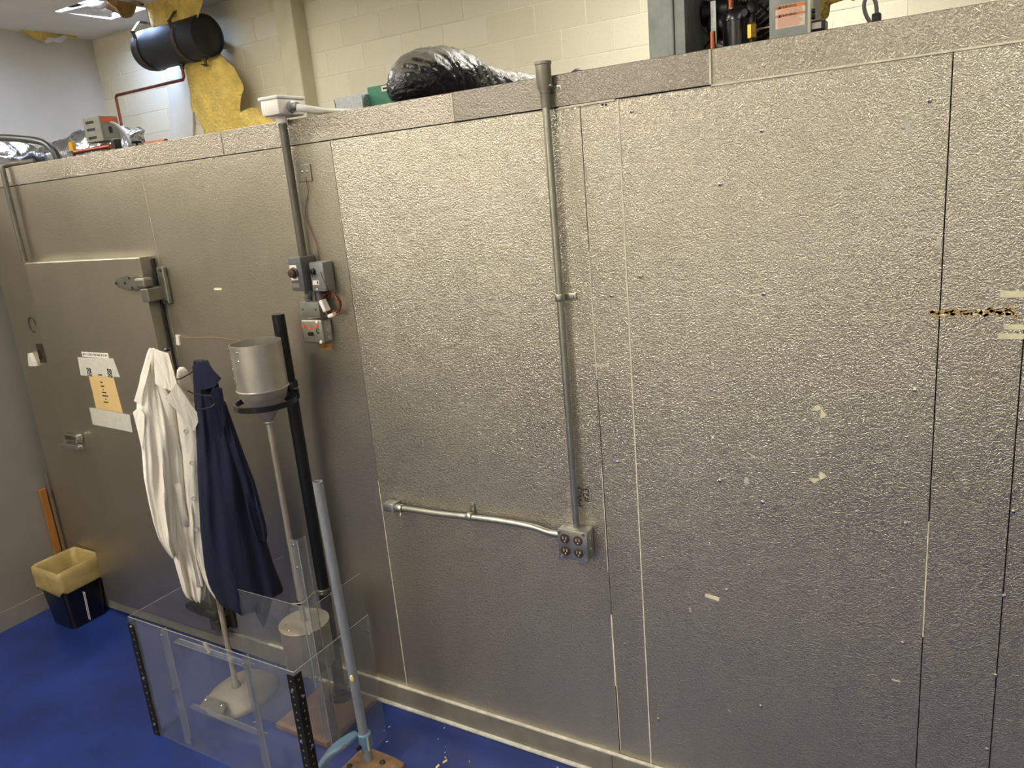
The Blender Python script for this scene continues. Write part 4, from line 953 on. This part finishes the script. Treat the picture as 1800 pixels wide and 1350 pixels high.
# --- air tank on wall straps
TY = 2.75; ta = P(258,90,y=TY); tb_ = P(365,62,y=TY); TZ = (ta.z+tb_.z)/2; TR = .178
tk = thing('air_tank',((ta.x+tb_.x)/2,TY,TZ-TR),'black cylindrical air tank strapped high on the block wall','tank')
obj('tank_shell', B(lathe,[(.02,-.045),(TR*.6,-.03),(TR*.93,.0),(TR,.03),(TR,tb_.x-ta.x-.02),(TR*.985,tb_.x-ta.x),(TR*.95,tb_.x-ta.x+.002),(TR*.93,tb_.x-ta.x-.012),(TR*.5,tb_.x-ta.x+.004),(.01,tb_.x-ta.x+.01)],(ta.x,TY,TZ),(1,0,0),56), 'tank_black', tk, True)
for xs in (ta.x+.10, tb_.x-.24):
    bm = bmesh.new(); path = []
    R2 = TR+.004
    for i in range(25):
        a = -PI*.92+ (PI*1.84)*i/24 - PI/2
        path.append(Vector((0,R2*math.cos(a),R2*math.sin(a))))
    # open ends run up to a raised flat top
    path = [Vector((0,-R2*.55,R2*1.22)),Vector((0,-R2*.98,R2*.75))]+[Vector((0,R2*math.cos(a),R2*math.sin(a))) for a in [PI*.86+PI*1.28*i/24 for i in range(25)]]+[Vector((0,R2*.98,R2*.75)),Vector((0,R2*.55,R2*1.22))]
    n_ = len(path); rg = []
    for i,p in enumerate(path):
        dd = (path[(i+1)%n_]-path[i-1]).normalized(); nn = Vector((0,-dd.z,dd.y))
        rg.append([Vector((xs+w_,TY,TZ))+p+nn*h for w_,h in ((-.022,0),(.022,0),(.022,-.006),(-.022,-.006))])
    V_ = [[bm.verts.new(p) for p in r] for r in rg]
    for i in range(n_):
        for k in range(4): bm.faces.new((V_[i][k],V_[i][(k+1)%4],V_[(i+1)%n_][(k+1)%4],V_[(i+1)%n_][k]))
    st_ = obj('strap', bm, 'rust_strap', tk)
    obj('strap_bolt', B(lathe,[(.012,0),(.012,.01)],(xs,TY-R2-.004,TZ+R2*.72),(0,-1,0),8), 'rust_strap', st_)
    obj('wall_bracket', B(box,(xs-.02,TY+TR*.6,TZ-.03),(xs+.02,YB-.002,TZ+.03),.003), 'rust_strap', st_)
bx_ = P(361,108,y=TY).x; bm = bmesh.new(); lathe(bm,[(.02,0),(.02,.03),(.012,.032),(.012,.07),(.024,.072),(.024,.08)],(bx_,TY,TZ-TR+.015),(0,0,-1),14); box(bm,(bx_-.004,TY-.05,TZ-TR-.06),(bx_+.004,TY,TZ-TR-.05)); obj('drain_valve', bm, 'rust_strap', tk, True)
px_ = P(319,112,y=TY).x; bm = bmesh.new(); lathe(bm,[(.028,0),(.028,.03),(.018,.034),(.018,.06)],(px_,TY,TZ-TR+.015),(0,0,-1),16); obj('outlet_fitting', bm, 'black_paint', tk, True)
# copper line from the tank
c0 = Vector((px_,TY,TZ-TR-.03)); c1 = P(322,140,y=TY); c2_ = P(203,168,y=TY); c3_ = Vector((P(203,168,y=TY).x,TY,ROOF))
obj('copper_pipe', B(tube,[c0,Vector((px_,TY,c1.z+.02)),Vector((px_-.02,TY,c1.z)),c2_+Vector((.02,0,0)),c2_+Vector((0,0,-.02)),c3_],.0135,10), 'copper', label='brown copper pipe dropping from the air tank to the roof', cat='pipe')
# --- yellow insulation and white board behind it
def sheet_rows(bm, rows, y, th, amp, sc=4., n=14):
    fr_r, bk = [], []
    rr = []
    for (y0,a0,b0),(y1,a1,b1) in zip(rows,rows[1:]):
        m = max(1,int(abs(y1-y0)/7))
        for k in range(m): t=k/m; rr.append((y0+(y1-y0)*t,a0+(a1-a0)*t,b0+(b1-b0)*t))
    rr.append(rows[-1])
    for py,a,b in rr:
        f1, b1_ = [], []
        for k in range(n+1):
            t = k/n; p = P(a+(b-a)*t,py,y=y); e_ = (1-(2*t-1)**6)
            dn = noise.noise(p*sc)*amp+noise.noise(p*sc*3.1)*amp*.5
            f1.append(bm.verts.new(p+Vector((noise.noise(p*9)*.02,-th*e_-abs(dn)*1.0*e_,noise.noise(p*7+Vector((3,1,2)))*.015)))); b1_.append(bm.verts.new(p))
        fr_r.append(f1); bk.append(b1_)
    for g_,fl in ((fr_r,1),(bk,0)):
        for i in range(len(g_)-1):
            for k in range(n): bm.faces.new((g_[i][k],g_[i][k+1],g_[i+1][k+1],g_[i+1][k]))
    for i in range(len(fr_r)-1):
        for k in (0,n): bm.faces.new((fr_r[i][k],fr_r[i+1][k],bk[i+1][k],bk[i][k]))
    for i in (0,-1):
        for k in range(n): bm.faces.new((fr_r[i][k],fr_r[i][k+1],bk[i][k+1],bk[i][k]))
ins = thing('insulation_batt',P(380,240,y=YB-.05),'torn yellow fibreglass batt hanging behind the black tank','insulation')
obj('upper_batt', B(sheet_rows,[(-10,248,360),(0,250,357),(20,258,352),(40,264,345),(52,268,345)],2.68,.03,.02), 'fiberglass', ins, True, angle=80)
obj('lower_batt', B(sheet_rows,[(92,330,386),(105,322,398),(119,325,411),(135,330,420),(156,334,429),(172,336,424),(190,340,421),(205,346,423),(220,354,424),(250,368,424)],YB-.22,.06,.05), 'fiberglass', ins, True, angle=80)
obj('fold', B(sheet_rows,[(190,446,452),(198,424,458),(208,420,474),(216,418,484),(240,418,488)],YB-.26,.05,.04), 'fiberglass', ins, True, angle=80)
obj('board', B(prism,[P(a,b,y=YB-.03) for a,b in ((286,100),(334,92),(339,195),(339,262),(300,270),(297,180))],(0,.02,0)), 'board_white', label='pale upright board on the block wall left of the yellow insulation', cat='board')
# --- torn ceiling bits by the opening
tp_ = thing('torn_ceiling_tile',(-6.9,2.3,ZC),'torn white ceiling tile edge hanging at the bright opening','ceiling tile')
o = obj('tile_flap', B(prism,[Vector((p.x,p.y,ZC+.004)) for p in (P(108,22,z=ZC),P(175,6,z=ZC),P(187,3,z=ZC),P(197,20,z=ZC),P(197,32,z=ZC),P(150,27,z=ZC))],(0,0,.012)), 'white_tile', tp_)
o = obj('torn_edge', B(blob,P(176,12,z=ZC)+Vector((0,0,.02)),(.13,.12,.05),3), 'white_tile', tp_, True); crumple(o,.06,9)
o = obj('insulation_lump', B(blob,P(218,8,z=ZC)+Vector((0,0,.03)),(.17,.15,.10),4), 'fiberglass_brown', label='brown fibreglass lump poking out of the ceiling opening', cat='insulation', smooth=True); crumple(o,.09,8)
sg = thing('sagging_tile',P(80,58,x=XF+.05),'sagging yellowed ceiling tile at the top of the far left wall','ceiling tile')
obj('tile', B(prism,[P(a,b,x=XF+.06) for a,b in ((27,48),(112,47),(134,63),(130,70),(112,62),(95,74),(70,72),(55,66))],(.03,0,0)), 'fiberglass', sg)
o = obj('torn_paper', B(prism,[P(a,b,x=XF+.11) for a,b in ((76,74),(83,66),(95,68),(110,62),(118,66),(105,75),(92,73),(80,77))],(.02,0,0)), 'white_tile', sg)
# --- left part of the roof
o = obj('foil_duct', B(blob,Vector((P(2,292,y=.75).x,.75,ROOF+.165)),(.20,.28,.14),5), 'foil', label='crumpled foil-wrapped duct at the far left edge of the roof', cat='duct', smooth=True); crumple(o,.05,9); 
fa, fb = P(75,285,y=.95), P(250,262,y=1.05)
bm = bmesh.new(); pts = [Vector((fa.x+(fb.x-fa.x)*i/30,.95+.1*i/30,ROOF+.15)) for i in range(31)]
tube(bm,pts,[.045+.10*math.sin(PI*min(1,(i+1)/20)*.5)*(1 if i<18 else max(.45,1-(i-18)*.045)) for i in range(31)],32)
o = obj('foil_duct', bm, 'foil', label='crumpled foil-wrapped duct lying behind the switch box', cat='duct', smooth=True); crumple(o,.05,10,3)
hs = [Vector((P(-60,270,y=.3).x,.34,ROOF+.02))]+[P(a,b,y=.22) for a,b in ((-40,246),(0,242),(35,244),(62,247),(82,253),(95,266),(103,284))]
obj('black_hose', B(tube,smooth_path(hs+[Vector((hs[-1].x+.01,.22,ROOF))],5),.019,12), 'black_rubber', label='thick black insulated hose arching down at the far left', cat='hose')
sc_ = P(178,228,y=.6); rz_ = Matrix.Rotation(.06,3,'Z')
db = thing('disconnect_box',(sc_.x,.6,ROOF),'small grey disconnect box with red label on a post','switch box')
def lb(c, lo, hi, bev=0.):
    bm = bmesh.new(); box(bm,lo,hi,bev); bmesh.ops.rotate(bm, verts=bm.verts, cent=(0,0,0), matrix=rz_); bmesh.ops.translate(bm, verts=bm.verts, vec=c); return bm
obj('box_body', lb(sc_,(-.075,-.055,-.07),(.075,.065,.07),.004), 'grey_box_green', db)
obj('red_label', lb(sc_,(.0755,-.045,.034),(.077,.055,.06)), 'red_print', db)
obj('lever_plate', lb(sc_,(.0755,-.038,-.05),(.077,.045,.018)), 'grey_box_light', db)
obj('lever', lb(sc_,(.077,-.006,-.026),(.088,.008,.010),.002), 'black_plastic', db)
for k in (-.045,0,.04): obj('vent_slot', lb(sc_,(-.05,-.0565,k-.007),(.02,-.0545,k+.007)), 'dark_print', db)
obj('post', B(box,(sc_.x-.02,.585,ROOF),(sc_.x+.03,.615,sc_.z-.08)), 'board_brown', db)
ch = [P(195,216,y=.55),P(205,220,y=.55),P(217,232,y=.5),P(227,248,y=.45),P(233,266,y=.42)]
obj('black_cable', B(tube,smooth_path(ch+[Vector((ch[-1].x+.02,.42,ROOF))],5),.010,10), 'grey_box', label='dark cable curving from the disconnect box to the roof', cat='cable')
bv = P(127,257,y=.18); v_t = thing('brass_valve',(bv.x,.18,ROOF),'small brass valve on a dark copper line near the roof edge','valve')
obj('valve_body', B(lathe,[(.012,-.03),(.018,-.024),(.018,.02),(.012,.026)],(bv.x,.18,bv.z),(0,0,1),6), 'brass', v_t)
obj('valve_stem', B(cyl,(bv.x,.18,ROOF),(bv.x,.18,bv.z-.028),.007,None,10), 'black_paint', v_t, True)
cl0 = P(131,268,y=.18); cl1 = P(195,258,y=.18); obj('copper_line', B(tube,[Vector((bv.x,.18,cl0.z)),Vector((cl1.x,.18,cl0.z))],.011,10), 'copper', v_t, True)
ob_ = P(205,256,y=.4); obj('dark_coupling', B(box,(ob_.x-.02,.38,ROOF),(ob_.x+.02,.42,ob_.z+.035),.006), 'black_paint', label='small dark coupling standing before the foil duct', cat='fitting')
vh = P(240,250,y=.5); vt = thing('valve_handle',(vh.x,.5,ROOF),'small black wheel valve handle above the fascia','valve')
obj('stem', B(cyl,(vh.x,.5,ROOF),(vh.x,.5,vh.z),.006,None,8), 'black_paint', vt, True); obj('wheel', B(lathe,[(.024,-.005),(.028,0),(.024,.005)],(vh.x,.5,vh.z),(0,0,1),18), 'black_paint', vt, True)
r0 = P(257,254,y=.5); r1 = P(292,248,y=.5); obj('rusty_pipe', B(tube,[Vector((r0.x,.5,r0.z)),Vector((r1.x,.5,r0.z))],.014,10), 'copper', label='short rusty pipe lying on the roof right of the wheel handle', cat='pipe')
# --- middle of the roof
g0 = P(588,173,y=.55); g1 = P(636,172,y=.55)
gb = thing('galvanized_box',(g0.x,.55,ROOF),'spangled galvanized sheet box left of the green box','box')
obj('box_shell', B(box,(g0.x,.55,ROOF),(g1.x,.8,g0.z),.002), 'galv_spangle', gb); obj('open_end', B(box,(g0.x-.012,.56,ROOF),(g0.x-.001,.79,g0.z-.004)), 'black_plastic', gb)
k0 = P(632,167,y=.75); k1 = P(650,167,y=.75); obj('grey_block', B(box,(k0.x,.82,ROOF),(k1.x,.95,k0.z+.02)), 'grey_box_green', label='grey block half hidden between galvanized and green boxes', cat='box')
e0 = P(645,154,y=.6); e1 = P(700,150,y=.6)
gr = thing('green_box',(e0.x,.6,ROOF),'green painted metal box partly behind the black plastic duct','box')
obj('box_shell', B(box,(e0.x,.6,ROOF),(e1.x,.8,e0.z),.002), 'green_box', gr)
pl3 = P(680,152,y=.6); obj('label_plate', B(box,(pl3.x-.03,.5975,e0.z-.028),(pl3.x+.02,.5995,e0.z-.006)), 'pale_print', gr); obj('label_mark', B(box,(pl3.x-.022,.5965,e0.z-.021),(pl3.x+.012,.598,e0.z-.013)), 'dark_print', gr)
# duct wrapped in black plastic: fat round end at left, tapering away to the right and back
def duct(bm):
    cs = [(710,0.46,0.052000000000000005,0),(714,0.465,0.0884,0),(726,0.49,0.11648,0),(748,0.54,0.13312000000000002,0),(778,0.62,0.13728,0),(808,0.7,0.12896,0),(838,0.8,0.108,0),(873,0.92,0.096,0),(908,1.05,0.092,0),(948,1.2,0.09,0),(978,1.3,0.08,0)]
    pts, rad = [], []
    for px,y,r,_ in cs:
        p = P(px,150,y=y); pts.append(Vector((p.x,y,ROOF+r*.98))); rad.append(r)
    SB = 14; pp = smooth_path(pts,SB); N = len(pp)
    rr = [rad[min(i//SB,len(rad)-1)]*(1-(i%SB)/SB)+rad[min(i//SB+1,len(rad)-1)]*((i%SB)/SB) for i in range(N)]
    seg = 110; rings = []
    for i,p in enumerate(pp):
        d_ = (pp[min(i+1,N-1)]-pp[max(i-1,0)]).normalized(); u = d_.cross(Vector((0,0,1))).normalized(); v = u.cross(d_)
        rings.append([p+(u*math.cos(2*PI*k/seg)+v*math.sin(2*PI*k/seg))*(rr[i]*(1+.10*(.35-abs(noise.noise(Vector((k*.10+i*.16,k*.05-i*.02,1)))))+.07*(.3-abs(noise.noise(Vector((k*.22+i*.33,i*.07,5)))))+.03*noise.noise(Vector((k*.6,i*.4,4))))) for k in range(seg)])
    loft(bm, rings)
obj('wrapped_duct', B(duct), 'black_bag', label='fat duct wrapped in black plastic in the middle of the roof', cat='duct', smooth=True, angle=70)
kb = P(1016,126,y=.12); obj('vent_knob', B(lathe,[(.016,0),(.016,.03),(.024,.032),(.022,.046),(.010,.054)],(kb.x,.12,kb.z-.045),(0,0,1),18), 'rust_strap', label='small brown knob peeking over the fascia right of the tall conduit', cat='knob', smooth=True)
# --- condensing unit at the right
YU = .45
cu = thing('condensing_unit',(P(1270,60,y=YU).x,YU,ROOF),'condensing unit with black compressor, fan guard and galvanized frame','condensing unit')
p0 = P(1140,60,y=YU); p1 = P(1205,60,y=YU); ZT = 3.35
fpn = obj('frame_panel', B(box,(p0.x,YU,ROOF),(p0.x+(p1.x-p0.x)*.55,YU+.012,ZT),.002), 'galv_dull', cu)
obj('frame_flange', B(box,(p0.x+(p1.x-p0.x)*.55,YU-.012,ROOF),(p0.x+(p1.x-p0.x)*.72,YU+.02,ZT),.006), 'galv_dull', fpn)
obj('frame_flange', B(box,(p0.x+(p1.x-p0.x)*.72,YU-.004,ROOF),(p1.x,YU+.3,ZT),.002), 'galv_dull', fpn)
# fan shroud and wire guard
fc = P(1212,28,y=YU+.2); fx = fc.x+.20
obj('shroud', B(box,(p1.x+.004,YU+.44,ROOF),(P(1385,30,y=YU+.44).x,YU+.60,ZT),.004), 'black_paint', cu)
gd_ = None
for r in [.03+.018*i for i in range(13)]:
    bm = bmesh.new(); tube(bm,[(fx+r*math.cos(a),YU+.24-.06*(1-(r/.27)**2),ROOF+.25+r*math.sin(a)) for a in [2*PI*i/36 for i in range(36)]],.0032,5,True)
    o = obj('guard_ring', bm, 'emt_old', cu, True)
for i in range(16):
    a = 2*PI*i/16; obj('guard_spoke', B(tube,[(fx+r*math.cos(a),YU+.235-.06*(1-(r/.27)**2),ROOF+.25+r*math.sin(a)) for r in (.02,.1,.18,.25)],.003,5), 'black_paint', cu)
for i in range(5):
    a = 2*PI*i/5+.3; bm = bmesh.new()
    prism(bm,[(fx+r*math.cos(a+da),YU+.42+dy,ROOF+.25+r*math.sin(a+da)) for r,da,dy in ((.05,-.15,0),(.22,-.32,.0),(.23,.3,-.05),(.05,.2,-.03))],(0,.003,0)); obj('fan_blade', bm, 'emt_old', cu)
# motor behind the compressor
mc = P(1250,45,y=YU+.22); bm = bmesh.new(); lathe(bm,[(.035,-.05),(.05,-.04),(.054,.03),(.04,.045)],(mc.x+.05,YU+.2,mc.z-.01),(1,0,0),28); obj('fan_motor', bm, 'black_paint', cu, True)
bm = bmesh.new(); lathe(bm,[(.035,-.07),(.045,-.06),(.045,.05),(.035,.06)],(P(1270,20,y=YU+.2).x,YU+.2,P(1270,18,y=YU+.2).z),(1,0,0),24); o = obj('accumulator', bm, 'black_paint', cu, True)
sx_ = P(1258,25,y=YU+.15); obj('mount_strap', B(box,(sx_.x-.012,YU+.13,sx_.z-.10),(sx_.x+.006,YU+.145,sx_.z+.04)), 'galv', cu)
# compressor / receiver
rc0 = P(1263,50,y=YU+.04); rc1 = P(1318,50,y=YU+.04); rcx = (rc0.x+rc1.x)/2; rr2 = (rc1.x-rc0.x)/2; ztr = P(1290,17,y=YU+.04).z
cp_ = obj('compressor', B(lathe,[(rr2*.97,0),(rr2*.97,ztr-ROOF-.03),(rr2*1.03,ztr-ROOF-.03),(rr2*1.03,ztr-ROOF-.008),(rr2*.85,ztr-ROOF+.006),(rr2*.4,ztr-ROOF+.015),(.01,ztr-ROOF+.018)],(rcx,YU+.04+rr2,ROOF),(0,0,1),40), 'compressor_black', cu, True)
for px,rad in ((1284,.011),(1320,.009)):
    xx = P(px,10,y=YU+.12).x; obj('copper_riser', B(cyl,(xx,YU+.12,ztr-.02),(xx,YU+.12,ZT),rad,None,14), 'copper_bright', cu, True)
bv2 = P(1322,55,y=YU+.0); bm = bmesh.new(); lathe(bm,[(.012,-.025),(.015,-.02),(.015,.02),(.012,.025)],(bv2.x,YU,bv2.z),(0,0,1),6); obj('brass_nut', bm, 'brass', cu)
bm = bmesh.new(); lathe(bm,[(.010,0),(.012,.03),(.018,.032),(.018,.06),(.01,.07)],(bv2.x,YU,bv2.z+.022),(0,0,1),16); lathe(bm,[(.012,0),(.012,.025)],(bv2.x-.01,YU-.005,bv2.z+.055),(-.3,-1,0),12); obj('service_valve', bm, 'black_paint', cu, True)
obj('valve_stub', B(cyl,(bv2.x,YU,ROOF),(bv2.x,YU,bv2.z-.02),.009,None,12), 'black_paint', cu, True)
tl = P(1332,52,y=YU+.05); t2_ = P(1356,47,y=YU+.05); obj('capillary', B(tube,[Vector((bv2.x+.01,YU+.01,bv2.z)),tl,t2_],.004,8), 'emt', cu, True)
cf = P(1256,85,y=YU+.05); obj('copper_stub', B(cyl,(cf.x,YU+.03,ROOF),(cf.x,YU+.03,cf.z+.05),.010,None,12), 'copper_bright', cu, True)
# dark panel and electrical box with warning label
x0_ = P(1326,30,y=YU+.3).x; x1_ = P(1352,30,y=YU+.0).x
obj('dark_panel', B(box,(x0_+.04,YU+.22,ROOF),(P(1395,30,y=YU+.22).x,YU+.25,ZT),.003), 'black_paint', cu)
b0_ = P(1352,50,y=YU-.15); b1_ = P(1422,50,y=YU-.15)
eb = obj('electrical_box', B(box,(b0_.x,YU-.15,ROOF),(b1_.x,YU+.05,ZT),.003), 'galv_dull', cu, label='galvanized electrical box')
obj('box_flange', B(box,(b1_.x-.004,YU-.155,ROOF),(b1_.x+.006,YU-.12,ZT),.002), 'emt', eb)
la = P(1363,52,y=YU-.152); lb_ = P(1415,2,y=YU-.152)
yl = YU-.1512
obj('warning_label', B(box,(la.x,yl,la.z),(lb_.x,yl+.001,lb_.z),0), 'pale_print', eb)
wz = lb_.z-la.z; lw = lb_.x-la.x
for f0,f1 in ((.84,.99),(.50,.59)):
    obj('orange_band', B(box,(la.x,yl-.0008,la.z+wz*f0),(lb_.x,yl+.0002,la.z+wz*f1)), 'orange_print', eb)
    zc3 = la.z+wz*(f0+f1)/2
    obj('warning_triangle', B(prism,[(la.x+.008,yl-.0014,zc3-.004),(la.x+.016,yl-.0014,zc3-.004),(la.x+.012,yl-.0014,zc3+.004)],(0,.0006,0)), 'dark_print', eb)
    obj('lettering', text_mesh('WARNING',.0105,wall_mtx(la.x+lw*.42,zc3,yl-.0014)), 'dark_print', eb)
random.seed(5)
for i in range(5): z = la.z+wz*(.80-.045*i); obj('print_line', B(box,(la.x+.006,yl-.0006,z-.0014),(la.x+lw*random.uniform(.8,.95),yl+.0002,z+.0014)), 'print_line', eb)
for i in range(9): z = la.z+wz*(.45-.048*i); obj('print_line', B(box,(la.x+.006,yl-.0006,z-.0014),(la.x+lw*random.uniform(.75,.95),yl+.0002,z+.0014)), 'print_line', eb)
cn_ = P(1440,46,y=YU-.1); bm = bmesh.new(); box(bm,(cn_.x-.02,YU-.14,cn_.z-.016),(cn_.x+.022,YU-.08,cn_.z+.012),.003); obj('connector', bm, 'black_plastic', eb)
obj('connector_face', B(box,(cn_.x-.014,YU-.142,cn_.z-.011),(cn_.x+.012,YU-.1395,cn_.z+.006)), 'button', eb)
for dz in (.028,.012): obj('grommet', B(lathe,[(.008,0),(.006,.008)],(b1_.x+.006,YU-.13,cn_.z+.012+dz),(1,0,0),10), 'black_plastic', eb)
# insulation scrap and cable loop further right
o = obj('insulation_scrap', B(blob,P(1436,4,y=1.2),(.07,.05,.075),4), 'fiberglass', label='yellow insulation scrap hanging right of the electrical box', cat='insulation', smooth=True); crumple(o,.05,16)
i2 = thing('insulation_strip',P(1470,0,y=1.2),'thin yellow insulation strip at the top frame edge','insulation')
o = obj('strip', B(blob,P(1466,-2,y=1.2),(.09,.03,.022),4), 'fiberglass', i2, True); crumple(o,.02,20)
lp_ = [P(a,b,y=.35) for a,b in ((1529,40),(1523,28),(1519,14),(1520,2),(1526,-7),(1534,-6),(1539,4),(1541,16),(1541,26))]
cb2 = thing('cable_loop',(lp_[0].x,.35,ROOF),'thin grey cable loop standing above the fascia at the right','cable')
obj('cable', B(tube,smooth_path([Vector((lp_[0].x+.012,.35,ROOF))]+lp_,5),.0055,8), 'grey_box', cb2, True)
ec = lp_[-1]; obj('plug', B(box,(ec.x-.012,.335,ROOF),(ec.x+.012,.365,ec.z+.004),.004), 'black_plastic', cb2)
